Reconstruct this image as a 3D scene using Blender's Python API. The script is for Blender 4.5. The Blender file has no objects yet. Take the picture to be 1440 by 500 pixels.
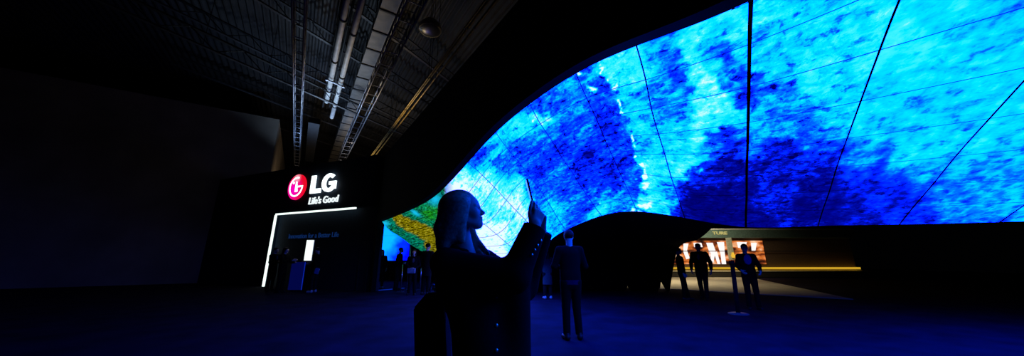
import bpy, bmesh, math, random
import numpy as np
from mathutils import Vector, Matrix
from mathutils.bvhtree import BVHTree

random.seed(7)
rng = np.random.default_rng(7)
S = bpy.context.scene
COL = S.collection
PI = math.pi

# ------------------------------------------------------------------ camera
CAMZ, PITCH, FPX = 1.30, math.radians(14.0), 451.0
cam_d = bpy.data.cameras.new('camera')
cam = bpy.data.objects.new('camera', cam_d)
COL.objects.link(cam)
cam_d.sensor_fit = 'HORIZONTAL'; cam_d.sensor_width = 36.0; cam_d.lens = FPX * 36.0 / 1440.0
cam_d.clip_start = 0.05; cam_d.clip_end = 200
cam.location = (0, 0, CAMZ); cam.rotation_euler = (PI / 2 + PITCH, 0, 0)
S.camera = cam

# ------------------------------------------------------------------ world, view, lights
w = bpy.data.worlds.new('hall_dark'); S.world = w; w.use_nodes = True
w.node_tree.nodes['Background'].inputs[0].default_value = (0.35, 0.4, 0.6, 1)
w.node_tree.nodes['Background'].inputs[1].default_value = 0.0006
S.view_settings.view_transform = 'Standard'; S.view_settings.look = 'None'
S.view_settings.exposure = 0.0; S.view_settings.gamma = 1.0; S.view_settings.use_curve_mapping = False

def lamp(name, kind, loc, energy, color, size=0.3, aim=None, spread=None, spot=None):
    d = bpy.data.lights.new(name, kind); d.energy = energy; d.color = color
    if kind == 'AREA':
        d.shape = 'DISK'; d.size = size
        if spread: d.spread = spread
    else:
        d.shadow_soft_size = size
        if spot: d.spot_size = spot; d.spot_blend = 0.6
    o = bpy.data.objects.new(name, d); COL.objects.link(o); o.location = loc
    if aim is not None:
        o.rotation_euler = (Vector(aim) - Vector(loc)).to_track_quat('-Z', 'Y').to_euler()
    return o

# added unseen fill lamps for roof and far wall, then the lit stand's lamps
lamp('roof_fill_blue', 'AREA', (-12.6, 18.6, 6.2), 110, (0.36, 0.58, 1.0), 1.2, aim=(-11.6, 18.6, 10.5), spread=math.radians(130))
lamp('roof_fill_pale', 'AREA', (-10.2, 16.6, 6.0), 60, (0.55, 0.75, 1.0), 0.8, aim=(-9.0, 14.0, 9.6), spread=math.radians(100))
lamp('roof_fill_warm', 'AREA', (-11.0, 21.0, 6.0), 60, (1.0, 0.84, 0.62), 0.8, aim=(-10.0, 22.0, 11.0), spread=math.radians(140))
lamp('roof_fill_amber', 'AREA', (-6.6, 15.6, 6.0), 40, (1.0, 0.74, 0.32), 0.6, aim=(-5.2, 13.2, 8.5), spread=math.radians(130))
lamp('hall_wall_fill', 'AREA', (-14.0, 22.0, 4.5), 45, (1.0, 0.8, 0.55), 1.0, aim=(-22.0, 30.0, 8.0))
lamp('shop_downlight', 'AREA', (8.5, 19.0, 4.6), 130, (1.0, 0.88, 0.6), 3.5, aim=(9.0, 19.0, 0.0), spread=math.radians(110))
lamp('shop_front_wash', 'AREA', (13.0, 20.0, 4.6), 90, (1.0, 0.88, 0.58), 2.0, aim=(14.0, 24.0, 1.6), spread=math.radians(110))

# ------------------------------------------------------------------ pixel geometry
sp_, cp_ = math.sin(PITCH), math.cos(PITCH)
def ray(px, py):
    dx = (px - 720.0) / FPX; dz = (250.0 - py) / FPX
    return Vector((dx, cp_ - dz * sp_, sp_ + dz * cp_))
def wp(px, py, Y):                         # the point seen at a pixel, at forward distance Y
    d = ray(px, py); return Vector((0, 0, CAMZ)) + d * (Y / d.y)
def wz(px, py, z):                         # the point seen at a pixel, at height z
    d = ray(px, py); return Vector((0, 0, CAMZ)) + d * ((z - CAMZ) / d.z)
def wplane(px, py, p0, n):
    d = ray(px, py); o = Vector((0, 0, CAMZ))
    return o + d * ((Vector(p0) - o).dot(n) / d.dot(n))
def project(P):
    P = np.asarray(P, float); x = P[..., 0]; y = P[..., 1]; z = P[..., 2] - CAMZ
    dep = y * cp_ + z * sp_; up = -y * sp_ + z * cp_
    dep = np.maximum(dep, 0.05)
    return 720 + FPX * x / dep, 250 - FPX * up / dep

# ------------------------------------------------------------------ materials
def srgb(r, g, b):
    f = lambda c: (c / 255) / 12.92 if c / 255 <= 0.04045 else ((c / 255 + 0.055) / 1.055) ** 2.4
    return (f(r), f(g), f(b))
_m = {}
def mat(name, color, rough=0.6, metal=0.0, noise=0.25, scale=12.0, bump=0.0, spec=0.5, coat=0.0, sheen=0.0):
    if name in _m: return _m[name]
    m = bpy.data.materials.new(name); m.use_nodes = True; nt = m.node_tree; b = nt.nodes['Principled BSDF']
    b.inputs['Roughness'].default_value = rough; b.inputs['Metallic'].default_value = metal
    b.inputs['Specular IOR Level'].default_value = spec
    b.inputs['Coat Weight'].default_value = coat
    b.inputs['Sheen Weight'].default_value = sheen
    tc = nt.nodes.new('ShaderNodeTexCoord'); nz = nt.nodes.new('ShaderNodeTexNoise')
    nz.inputs['Scale'].default_value = scale; nz.inputs['Detail'].default_value = 5
    nt.links.new(tc.outputs['Object'], nz.inputs['Vector'])
    rp = nt.nodes.new('ShaderNodeValToRGB')
    rp.color_ramp.elements[0].position = 0.3; rp.color_ramp.elements[1].position = 0.7
    rp.color_ramp.elements[0].color = (*[c * (1 - noise) for c in color], 1)
    rp.color_ramp.elements[1].color = (*[min(1, c * (1 + noise)) for c in color], 1)
    nt.links.new(nz.outputs['Fac'], rp.inputs['Fac']); nt.links.new(rp.outputs['Color'], b.inputs['Base Color'])
    if bump:
        bp = nt.nodes.new('ShaderNodeBump'); bp.inputs['Strength'].default_value = bump
        bp.inputs['Distance'].default_value = 0.01
        nt.links.new(nz.outputs['Fac'], bp.inputs['Height']); nt.links.new(bp.outputs['Normal'], b.inputs['Normal'])
    _m[name] = m
    return m
def emit(name, color, strength=1.0):
    if name in _m: return _m[name]
    m = bpy.data.materials.new(name); m.use_nodes = True; nt = m.node_tree
    nt.nodes.remove(nt.nodes['Principled BSDF'])
    e = nt.nodes.new('ShaderNodeEmission'); e.inputs[0].default_value = (*color, 1); e.inputs[1].default_value = strength
    nt.links.new(e.outputs[0], nt.nodes['Material Output'].inputs[0])
    _m[name] = m
    return m

M_black = mat('black_laminate', (0.004, 0.004, 0.005), 0.75, spec=0.15)
M_shell = mat('black_shell_paint', (0.003, 0.003, 0.004), 0.85, spec=0.08)
M_booth = mat('midnight_booth_panel', (0.012, 0.022, 0.040), 0.75, spec=0.15)
M_bez = mat('black_bezel', (0.002, 0.002, 0.003), 0.7, spec=0.1)
M_steel = mat('galvanised_steel', (0.30, 0.30, 0.30), 0.5, 0.4, 0.3, 6)
M_pipe = mat('pale_painted_pipe', (0.62, 0.62, 0.60), 0.5, 0.0, 0.2, 4)
M_dsteel = mat('dark_roof_steel', (0.014, 0.014, 0.016), 0.7, 0.2, 0.3, 5)
M_cond = mat('brass_coloured_conduit', (0.40, 0.27, 0.07), 0.45, 0.4, 0.3, 5)
M_truss = mat('aluminium_truss', (0.24, 0.25, 0.30), 0.4, 0.5, 0.2, 9)
M_joist = mat('grey_joist_steel', (0.04, 0.038, 0.042), 0.6, .2, .3, 4)
M_duct = mat('duct_sheet', (0.17, 0.155, 0.14), 0.6, 0.1, 0.25, 3)
M_beige = mat('beige_wall_paint', (0.34, 0.27, 0.20), 0.8, 0, 0.25, 0.6)
M_chrome = mat('brushed_chrome', (0.45, 0.45, 0.48), 0.25, 0.9, 0.1, 30)
M_skin = mat('skin', (0.55, 0.42, 0.37), 0.6, 0, 0.08, 40, spec=0.2)
M_cloth = [mat('dark_wool', (0.006, 0.0055, 0.004), 0.9, 0, 0.3, 60, 0.1, spec=0.06),
           mat('navy_cloth', (0.008, 0.008, 0.010), 0.9, 0, 0.3, 60, 0.1, spec=0.06),
           mat('charcoal_denim', (0.010, 0.010, 0.010), 0.9, 0, 0.3, 80, 0.1, spec=0.06),
           mat('blue_jacket_cloth', (0.02, 0.04, 0.16), 0.85, 0, 0.25, 60, 0.1, spec=0.1),
           mat('grey_cloth', (0.06, 0.06, 0.07), 0.9, 0, 0.25, 60, 0.1, spec=0.06),
           mat('plum_cloth', (0.05, 0.006, 0.03), 0.9, 0, 0.25, 60, 0.1, spec=0.06)]
M_shirt = mat('bright_blue_shirt', (0.03, 0.08, 0.30), .8, 0, .2, 50, .05, spec=.1)
M_hair = mat('dark_hair', (0.010, 0.008, 0.006), 0.6, 0, 0.3, 30, spec=0.2)
M_shoe = mat('black_leather', (0.008, 0.008, 0.008), 0.5, 0, 0.2, 30, spec=0.2)
M_white = mat('pale_rubber', (0.45, 0.45, 0.47), 0.6, 0, 0.1, 30)
M_gold = mat('gilt_button', (0.62, 0.52, 0.30), 0.3, 0.8, 0.1, 60)
M_glass = mat('black_glass', (0.004, 0.004, 0.006), 0.12, 0, 0.1, 10)

# ------------------------------------------------------------------ mesh helpers
def link(name, me, m=None, parent=None, smooth=False):
    o = bpy.data.objects.new(name, me); COL.objects.link(o)
    if m is not None:
        for x in (m if isinstance(m, (list, tuple)) else [m]): me.materials.append(x)
    if smooth:
        me.polygons.foreach_set('use_smooth', [True] * len(me.polygons))
    if parent is not None: o.parent = parent
    return o
def from_py(name, v, f, m=None, parent=None, smooth=False):
    me = bpy.data.meshes.new(name); me.from_pydata([tuple(x) for x in v], [], [tuple(x) for x in f]); me.update()
    return link(name, me, m, parent, smooth)
def obj(name, bm, m=None, parent=None, smooth=False):
    bmesh.ops.recalc_face_normals(bm, faces=bm.faces)
    me = bpy.data.meshes.new(name); bm.to_mesh(me); bm.free()
    return link(name, me, m, parent, smooth)
def tag(o, label=None, cat=None, group=None, kind=None):
    if label: o['label'] = label
    if cat: o['category'] = cat
    if group: o['group'] = group
    if kind: o['kind'] = kind
    return o
def thing(name, label, cat, loc=(0, 0, 0), rz=0.0, group=None):
    o = bpy.data.objects.new(name, None); COL.objects.link(o); o.empty_display_size = 0.1
    o.location = loc; o.rotation_euler = (0, 0, rz)
    return tag(o, label, cat, group)
def frame_m(origin, x, y, z):
    return Matrix(((x[0], y[0], z[0], origin[0]), (x[1], y[1], z[1], origin[1]), (x[2], y[2], z[2], origin[2]), (0, 0, 0, 1)))
def add_box(bm, lo, hi, M=None, bevel=0.0):
    r = bmesh.ops.create_cube(bm, size=1.0); vs = r['verts']
    for v in vs:
        v.co = Vector([(lo[i] + hi[i]) / 2 + v.co[i] * (hi[i] - lo[i]) for i in range(3)])
    if bevel:
        es = list({e for v in vs for e in v.link_edges})
        r = bmesh.ops.bevel(bm, geom=es, offset=bevel, segments=2, affect='EDGES', profile=0.7)
        vs = list({v for f in r['faces'] for v in f.verts} | {v for v in vs if v.is_valid})
    if M is not None:
        for v in vs: v.co = M @ v.co
    return vs
def add_rod(bm, a, b, r, r2=None, seg=10):
    a = Vector(a); b = Vector(b); d = b - a; L = d.length
    R = d.to_track_quat('Z', 'Y').to_matrix().to_4x4()
    bmesh.ops.create_cone(bm, cap_ends=True, segments=seg, radius1=r, radius2=r if r2 is None else r2, depth=L,
                          matrix=Matrix.Translation((a + b) / 2) @ R)
def add_bar(bm, a, b, wdt, hgt, up=(0, 0, 1)):
    a = Vector(a); b = Vector(b); x = (b - a).normalized(); upv = Vector(up)
    y = upv.cross(x)
    if y.length < 1e-4: y = Vector((0, 1, 0)).cross(x)
    y.normalize(); z = x.cross(y)
    add_box(bm, (0, -wdt / 2, -hgt / 2), ((b - a).length, wdt / 2, hgt / 2), frame_m(a, x, y, z))
def add_tube(bm, pts, r, seg=8):
    pts = [Vector(p) for p in pts]
    rings = []
    for i, p in enumerate(pts):
        t = (pts[min(i + 1, len(pts) - 1)] - pts[max(i - 1, 0)]).normalized()
        a = t.cross(Vector((0, 0, 1)));
        if a.length < 1e-3: a = t.cross(Vector((0, 1, 0)))
        a.normalize(); b = t.cross(a)
        rings.append([bm.verts.new(p + r * (math.cos(2 * PI * k / seg) * a + math.sin(2 * PI * k / seg) * b)) for k in range(seg)])
    for i in range(len(rings) - 1):
        for k in range(seg):
            bm.faces.new((rings[i][k], rings[i][(k + 1) % seg], rings[i + 1][(k + 1) % seg], rings[i + 1][k]))
    bm.faces.new(rings[0]); bm.faces.new(list(reversed(rings[-1])))
def add_lathe(bm, prof, c, seg=24):
    rings = []
    for r, z in prof:
        rings.append([bm.verts.new((c[0] + r * math.cos(2 * PI * k / seg), c[1] + r * math.sin(2 * PI * k / seg), c[2] + z)) for k in range(seg)])
    for i in range(len(rings) - 1):
        for k in range(seg):
            bm.faces.new((rings[i][k], rings[i][(k + 1) % seg], rings[i + 1][(k + 1) % seg], rings[i + 1][k]))
    bm.faces.new(list(reversed(rings[0]))); bm.faces.new(rings[-1])
def add_prism(bm, poly, z0, z1, M=None):
    lo = [bm.verts.new((x, y, z0)) for x, y in poly]; hi = [bm.verts.new((x, y, z1)) for x, y in poly]
    n = len(poly)
    f1 = bm.faces.new(list(reversed(lo))); f2 = bm.faces.new(hi)
    for i in range(n): bm.faces.new((lo[i], lo[(i + 1) % n], hi[(i + 1) % n], hi[i]))
    bmesh.ops.triangulate(bm, faces=[f1, f2])
    if M is not None:
        for v in lo + hi: v.co = M @ v.co
def BM(): return bmesh.new()

# ------------------------------------------------------------------ signed-distance modelling (bodies, clothes, hair)
def smin(a, b, k):
    if k <= 0: return np.minimum(a, b)
    h = np.clip(0.5 + 0.5 * (b - a) / k, 0, 1)
    return b + (a - b) * h - k * h * (1 - h)
class Field:
    def __init__(self, res): self.res = res; self.p = []
    def cap(self, a, b, r1, r2=None, k=0.02, sc=(1, 1, 1), R=None, op='u'):
        self.p.append(('c', np.array(a, float), np.array(b, float), r1, r1 if r2 is None else r2, k, np.array(sc, float), R, op)); return self
    def ell(self, c, rad, k=0.015, R=None, op='u'):
        self.p.append(('e', np.array(c, float), np.array(rad, float), k, R, op)); return self
    def cut(self, p, n, k=0.0):                # keeps the side the normal points away from
        self.p.append(('p', np.array(p, float), np.array(n, float) / np.linalg.norm(n), k)); return self
    def cutbox(self, p, n, c, rad):            # plane cut that acts only inside a sphere
        self.p.append(('q', np.array(p, float), np.array(n, float) / np.linalg.norm(n), np.array(c, float), rad)); return self
    def mesh(self):
        lo = np.full(3, 1e9); hi = -lo
        for q in self.p:
            if q[0] == 'c' and q[8] == 'u':
                r = max(q[3], q[4]) / q[6].min()
                lo = np.minimum(lo, np.minimum(q[1], q[2]) - r); hi = np.maximum(hi, np.maximum(q[1], q[2]) + r)
            elif q[0] == 'e' and q[5] == 'u':
                r = q[2].max(); lo = np.minimum(lo, q[1] - r); hi = np.maximum(hi, q[1] + r)
        h = self.res; lo -= 3 * h; hi += 3 * h
        n = np.ceil((hi - lo) / h).astype(int) + 1
        D = np.full(n, 0.5, np.float32)
        ax = [lo[i] + h * np.arange(n[i]) for i in range(3)]
        def sub(a, b):
            s = []
            for i in range(3):
                i0 = max(0, int((a[i] - lo[i]) / h)); i1 = min(n[i], int((b[i] - lo[i]) / h) + 2); s.append(slice(i0, max(i0 + 1, i1)))
            return tuple(s)
        for q in self.p:
            if q[0] == 'c':
                _, a, b, r1, r2, k, sc, R, op = q
                rr = max(r1, r2) / sc.min() + k + 3 * h
                s = sub(np.minimum(a, b) - rr, np.maximum(a, b) + rr)
                X, Y, Z = np.meshgrid(ax[0][s[0]], ax[1][s[1]], ax[2][s[2]], indexing='ij')
                P = np.stack([X - a[0], Y - a[1], Z - a[2]], -1); d = b - a
                if R is not None: P = P @ R; d = d @ R
                P = P * sc; d = d * sc
                t = np.clip((P @ d) / max(d @ d, 1e-9), 0, 1)
                dist = (np.linalg.norm(P - t[..., None] * d, axis=-1) - (r1 + (r2 - r1) * t)) / sc.max()
            elif q[0] == 'e':
                _, c, rad, k, R, op = q
                rr = rad.max() + k + 3 * h
                s = sub(c - rr, c + rr)
                X, Y, Z = np.meshgrid(ax[0][s[0]], ax[1][s[1]], ax[2][s[2]], indexing='ij')
                P = np.stack([X - c[0], Y - c[1], Z - c[2]], -1)
                if R is not None: P = P @ R
                k0 = np.linalg.norm(P / rad, axis=-1); k1 = np.linalg.norm(P / rad ** 2, axis=-1)
                dist = k0 * (k0 - 1) / np.maximum(k1, 1e-6)
            else:
                p, nn = q[1], q[2]
                X, Y, Z = np.meshgrid(ax[0], ax[1], ax[2], indexing='ij', sparse=True)
                dist = (X - p[0]) * nn[0] + (Y - p[1]) * nn[1] + (Z - p[2]) * nn[2]
                if q[0] == 'q':
                    c = q[3]; near = (X - c[0]) ** 2 + (Y - c[1]) ** 2 + (Z - c[2]) ** 2 < q[4] ** 2
                    D = np.where(near, np.maximum(D, dist), D)
                else:
                    D = np.maximum(D, dist)
                D = D.astype(np.float32)
                continue
            dist = dist.astype(np.float32)
            D[s] = smin(D[s], dist, k) if op == 'u' else -smin(-D[s], dist, k)
        return nets(D, lo, h)
def nets(D, lo, h):
    nx, ny, nz = D.shape; ins = D < 0
    c = np.zeros((nx - 1, ny - 1, nz - 1), np.int8)
    for i in (0, 1):
        for j in (0, 1):
            for k in (0, 1): c += ins[i:nx - 1 + i, j:ny - 1 + j, k:nz - 1 + k]
    act = (c > 0) & (c < 8); I = np.argwhere(act)
    idx = np.full(act.shape, -1, np.int64); idx[act] = np.arange(len(I))
    acc = np.zeros((len(I), 3)); cnt = np.zeros(len(I))
    for i, j, k, a in [(i, j, k, a) for a in range(3) for i in (0, 1) for j in (0, 1) for k in (0, 1) if (i, j, k)[a] == 0]:
        o = np.array((i, j, k)); e = o.copy(); e[a] = 1
        A = D[tuple((I + o).T)]; B = D[tuple((I + e).T)]; m = (A < 0) != (B < 0)
        t = np.where(m, A / np.where(m, A - B, 1), 0)
        pt = np.tile(o.astype(float), (len(I), 1)); pt[:, a] = t
        acc[m] += pt[m]; cnt[m] += 1
    V = lo + h * (I + acc / np.maximum(cnt, 1)[:, None])
    F = []
    for a in range(3):
        b, cc = (a + 1) % 3, (a + 2) % 3
        s0 = [slice(None)] * 3; s1 = [slice(None)] * 3; s0[a] = slice(0, -1); s1[a] = slice(1, None)
        A = ins[tuple(s0)]; B = ins[tuple(s1)]
        E = np.argwhere(A != B)
        E = E[(E[:, b] > 0) & (E[:, cc] > 0) & (E[:, b] < D.shape[b] - 1) & (E[:, cc] < D.shape[cc] - 1)]
        fl = A[tuple(E.T)]
        def at(db, dc):
            q = E.copy(); q[:, b] -= db; q[:, cc] -= dc; return idx[tuple(q.T)]
        Q = np.stack([at(0, 0), at(1, 0), at(1, 1), at(0, 1)], 1)
        Q[~fl] = Q[~fl][:, ::-1]
        F.append(Q)
    F = np.concatenate(F); F = F[(F >= 0).all(1)]
    # orientation: outward normals
    return V, F
def fmesh(name, field, m, parent, M=None):
    V, F = field.mesh()
    me = bpy.data.meshes.new(name)
    me.vertices.add(len(V)); me.vertices.foreach_set('co', V.astype(np.float32).ravel())
    me.loops.add(len(F) * 4); me.loops.foreach_set('vertex_index', F.astype(np.int32).ravel())
    me.polygons.add(len(F)); me.polygons.foreach_set('loop_start', np.arange(len(F), dtype=np.int32) * 4)
    me.update(); me.validate()
    return link(name, me, m, parent, True)

# ================================================================== SETTING
A_DIR = Vector((-0.5470, 0.8371, 0)).normalized()          # along the roof and the facade, away from us
FN = Vector((A_DIR.y, -A_DIR.x, 0))                        # facade normal, pointing behind the facade
F0 = Vector((-0.32, 5.3, 0))                               # a point of the facade front
TOPZ = 5.62
def fac(px, py, off=0.0): return wplane(px, py, F0 + FN * off, FN)
def fac_s(s, z, off=0.0): return F0 + A_DIR * s + FN * off + Vector((0, 0, z))

# floor: dark carpet
def carpet():
    m = mat('navy_carpet', (0.010, 0.008, 0.022), 0.95, 0, 0.45, 1.6, 0.0, spec=0.05); return m
bm = BM(); add_box(bm, (-45, -6, -0.3), (45, 60, 0.0)); tag(obj('floor', bm, carpet()), kind='structure')

# floor of the lit stand on the right
Rz = 0.02
bm = BM()
q = [wz(872, 404, Rz), wz(955, 406, Rz), wz(1058, 412.5, Rz), wz(1200, 420, Rz)]
far = [Vector((17, 24.6, Rz)), Vector((3.0, 24.6, Rz))]
vs = [bm.verts.new(p) for p in q + far]; f = bm.faces.new(vs)
r = bmesh.ops.extrude_face_region(bm, geom=[f])
for v in r['geom']:
    if isinstance(v, bmesh.types.BMVert): v.co.z = 0.0
tag(obj('floor_shop', bm, mat('pale_stone_floor', (0.55, 0.47, 0.34), 0.6, 0, 0.12, 2)), kind='structure')

# roof deck, ribbed along the roof direction
CEIL = 12.0
perp = FN
bm = BM()
n = 1000; wdt = 70.0; prof = []
for i in range(n + 1):
    u = -40 + wdt * i / n
    prof.append((u, CEIL + (0.10 if i % 4 in (1, 2) else 0.0)))
base = Vector((-4, 12, 0))
lo = [bm.verts.new(base + perp * u - A_DIR * 18 + Vector((0, 0, z))) for u, z in prof]
hi = [bm.verts.new(base + perp * u + A_DIR * 45 + Vector((0, 0, z))) for u, z in prof]
for i in range(n): bm.faces.new((lo[i], lo[i + 1], hi[i + 1], hi[i]))
tag(obj('ceiling', bm, mat('ribbed_roof_deck', (0.023, 0.021, 0.021), 0.75, 0.1, 0.3, 1.5)), kind='structure')

# far beige hall wall behind the stand on the left
bm = BM()
pA = wz(393, 168, 10.0); pB = wz(401, 236, 10.0)
d = (pB - pA).normalized(); pB = pA + d * 45
side = Vector((-d.y, d.x, 0))
add_box(bm, (0, 0, -10.0), ((pB - pA).length, 14.0, 0), frame_m(pA, d, side, Vector((0, 0, 1))))
tag(obj('wall_far', bm, M_beige), kind='structure')

bm = BM(); add_box(bm, (-45, 55, 0), (45, 55.3, 14)); tag(obj('wall_back', bm, mat('dark_hall_wall', (0.03, 0.03, 0.033), .8)), kind='structure')

# ---- booth wall (the dark stand at the left)
WU = Vector((0.92, -0.39, 0)).normalized(); WN = Vector((WU.y, -WU.x, 0))     # WN points to us
W0 = wp(440, 362.4, 15.0); W0.z = 0
def wl(px, py, c=0.0):                    # wall coordinates (a, b) of a pixel on the plane c in front of the wall
    P = wplane(px, py, W0 + WN * c, WN) - W0
    return P.dot(WU), P.z
WM = frame_m(W0, WU, Vector((0, 0, 1)), WN)
aR = wl(527, 300)[0]
aTL, zT = wl(440, 231.5, 0.25)
aSL, zS = wl(388, 300, 0.25)
bm = BM(); add_box(bm, (-18, 0, -0.3), (aR + 0.3, zT - 0.05, 0.0), WM)
tag(obj('wall_left', bm, M_booth), kind='structure')
bm = BM(); add_box(bm, (-18, zS, 0.0), (aR + 0.05, zT, 0.25), WM)
add_box(bm, (-18, 0, 0.0), (aSL - 0.06, zS, 0.25), WM)
tag(obj('trim_1', bm, M_booth), kind='structure')
# service door outline in the dark wall beside the display
dl, dh = wl(508, 341); dr, _ = wl(521, 341)
dz = wl(514, 341)[1]
bm = BM()
for lo_, hi_ in (((dl, 0, 0), (dl + 0.05, dz, 0.03)), ((dr - 0.05, 0, 0), (dr, dz, 0.03)), ((dl, dz, 0), (dr, dz + 0.05, 0.03))):
    add_box(bm, lo_, hi_, WM)
add_box(bm, (dl + 0.05, 0.0, 0.0), (dr - 0.05, dz, 0.012), WM)
tag(obj('door_1', bm, mat('dark_door_paint', (0.02, 0.022, 0.03), 0.6)), kind='structure')

# ================================================================== VIDEO CANOPY
# rows of seam crossings (pixels) for each column of panels, top edge first
COLS = {
 'Z': [(537,311),(547,323),(558,330),(568,337),(578,344),(588,350),(597,356),(606,362),(614,367)],
 'M': [(585,291),(600,304),(614,315),(628,326),(640,336),(652,346),(664,355),(676,364),(688,371)],
 'L': [(622,266),(645,284),(664,301),(681,315),(698,329),(713,342),(727,353),(739,362),(750,370)],
 'A': [(658,228),(678,246),(695,263),(712,281),(726,296),(739,309),(750,322),(760,335),(769,345)],
 'B': [(697,186),(713,208),(729,227),(743,246),(757,263),(768,280),(778,296),(787,311),(796,323)],
 'C': [(745,146),(760,174),(777,199),(790,221),(804,241),(815,259),(826,275),(836,290),(846,303)],
 'D': [(810,103),(825,138),(840,170),(851,197),(862,221),(872,243),(881,263),(889,281),(896,297)],
 'E': [(895,64),(908,112),(916,152),(926,188),(935,217),(944,249),(952,272),(958,291),(963,306)],
 'F': [(1056,0),(1054,62),(1053,122),(1052,172),(1051,212),(1050,245),(1050,274),(1049,298),(1049,319)]}
YB = {'Z': 14.3, 'M': 12.6, 'L': 11.2, 'A': 10.0, 'B': 9.0, 'C': 8.1, 'D': 7.4, 'E': 6.95, 'F': 6.9}
OFF = 0.15
ctrl = []
for cname in 'ZMLABCDEF':
    px = COLS[cname]; top = fac(*px[0], OFF); row = [top]
    for k in range(1, 9): row.append(wp(*px[k], top.y + (YB[cname] - top.y) * (k / 8.0)))
    ctrl.append(row)
bot = [(6.4, 6.75, 1.95), (7.75, 6.45, 1.95), (9.1, 6.0, 1.95), (10.4, 5.4, 1.95)]
f8 = [Vector(p) for p in ctrl[-1]]
for i, b in enumerate(bot):
    top = fac_s(-3.72 - 1.15 * (i + 1), f8[0].z, OFF); b = Vector(b); row = []
    for k in range(9):
        t = k / 8.0
        lin_f = f8[0].lerp(f8[8], t); bow = f8[k] - lin_f
        row.append(top.lerp(b, t) + bow)
    ctrl.append(row)
CT = np.array([[tuple(p) for p in r] for r in ctrl])           # (13, 9, 3)
NC = CT.shape[0] - 1; NR = 8
def spline_coef(n):
    A = np.zeros((n, n)); A[0, 0] = A[-1, -1] = 1
    for i in range(1, n - 1): A[i, i - 1:i + 2] = 1, 4, 1
    return np.linalg.inv(A)
_ic = spline_coef(CT.shape[0]); _ir = spline_coef(9)
def spl_eval(P, inv, u):                                        # natural cubic spline along axis 0
    n = P.shape[0]; rhs = np.zeros_like(P); rhs[1:-1] = 6 * (P[2:] - 2 * P[1:-1] + P[:-2])
    Mm = np.tensordot(inv, rhs, 1)
    i = np.clip(np.floor(u).astype(int), 0, n - 2); t = (u - i)
    sh = (-1,) + (1,) * (P.ndim - 1); t = t.reshape(sh)
    a, b = P[i], P[i + 1]; ma, mb = Mm[i], Mm[i + 1]
    return a * (1 - t) + b * t + ((1 - t) ** 3 - (1 - t)) * ma / 6 + (t ** 3 - t) * mb / 6
def surf(us, vs):                                               # (len(us), len(vs), 3)
    g = spl_eval(CT, _ic, us)
    g = spl_eval(np.swapaxes(g, 0, 1), _ir, vs)
    return np.swapaxes(g, 0, 1)

# ---- what the canopy shows: an aerial film of sea, surf and a green shore; brightness anchors across the picture
ANCH = [(650,250,.85),(670,250,.88),(630,272,1.0),(640,262,.95),(690,280,.82),(700,300,.78),(720,280,.92),(712,262,.75),(735,300,.9),(700,330,.97),(690,345,1.0),(680,330,.95),(720,330,.82),(740,320,.8),(765,320,.75),(760,335,.75),(670,300,.85),(640,320,.85),
(690,195,.42),(680,212,.3),(672,225,.35),(666,236,.5),(700,212,.66),(705,230,.35),(712,236,.45),(685,240,.72),(720,240,.62),(715,255,.74),(735,250,.36),(730,240,.28),(745,262,.45),(728,268,.8),(742,285,.75),
(725,172,.68),(720,185,.62),(738,182,.72),(712,195,.6),(745,200,.28),(735,212,.3),(722,215,.35),(760,200,.42),(770,190,.35),(750,230,.27),(740,160,.55),(755,150,.42),(748,170,.66),(760,172,.85),(757,180,.6),
(780,130,.42),(800,118,.45),(790,150,.42),(810,140,.38),(820,170,.32),(800,190,.32),(790,210,.2),(770,220,.3),(780,240,.25),(760,265,.25),(780,270,.36),(770,290,.45),(790,300,.5),(775,312,.55),(800,310,.45),(815,290,.35),(830,285,.3),(838,289,.75),(850,285,.6),(860,290,.5),(845,298,.6),
(830,112,.3),(840,130,.24),(850,150,.2),(855,180,.15),(850,200,.2),(865,215,.2),(850,230,.15),(870,240,.15),(840,250,.15),(830,220,.15),(860,260,.15),(880,270,.2),(875,285,.4),(885,285,.4),(875,175,.22),(876,195,.25),(880,225,.2),(888,255,.3),(866,145,.28),
(860,85,.72),(880,75,.72),(870,100,.74),(885,110,.72),(880,140,.68),(885,165,.62),(890,180,.65),(905,200,.6),(905,220,.62),(870,90,.75),(890,95,.7),(895,130,.5),(897,150,.6),
(910,75,.52),(930,60,.42),(945,80,.48),(950,100,.4),(945,52,.5),(960,52,.68),(975,75,.78),(980,95,.79),(965,120,.42),(930,120,.44),(945,110,.36),(935,140,.44),(920,170,.52),(950,150,.52),(965,155,.48),(930,95,.5),(985,130,.8),(995,160,.8),(990,115,.8),(1010,130,.84),(1000,70,.6),(1010,72,.42),(1000,50,.55),(1020,60,.45),(1025,42,.66),(1038,42,.74),(985,45,.75),(1018,88,.3),(1008,95,.6),(1030,100,.72),(1040,95,.55),(1032,112,.32),(1045,112,.3),(1045,135,.34),(1035,125,.36),(1020,145,.76),(1035,165,.7),(1045,170,.6),(1040,75,.74),(1048,60,.6),(1048,85,.6),
(980,190,.78),(1005,180,.72),(960,190,.52),(945,190,.55),(960,215,.68),(975,230,.74),(940,240,.7),(960,245,.78),(990,212,.6),(1008,205,.35),(1030,205,.27),(1040,188,.35),(1000,232,.2),(1020,240,.13),(980,255,.12),(960,265,.08),(1000,280,.06),(1040,260,.12),(1030,290,.06),(980,290,.05),(960,295,.12),(1000,305,.06),(1050,310,.08),(945,275,.3),(938,262,.5),(925,260,.62),(928,275,.82),(935,285,.7),(915,250,.8),(910,235,.7),(925,215,.6),
(1100,60,.62),(1150,100,.7),(1100,150,.5),(1200,150,.62),(1100,230,.15),(1150,280,.08),(1300,200,.6),(1400,150,.62),(1400,280,.5),(1250,60,.72),(1250,290,.2)]  # right-hand columns set bright to throw light on the woman's face
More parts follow.
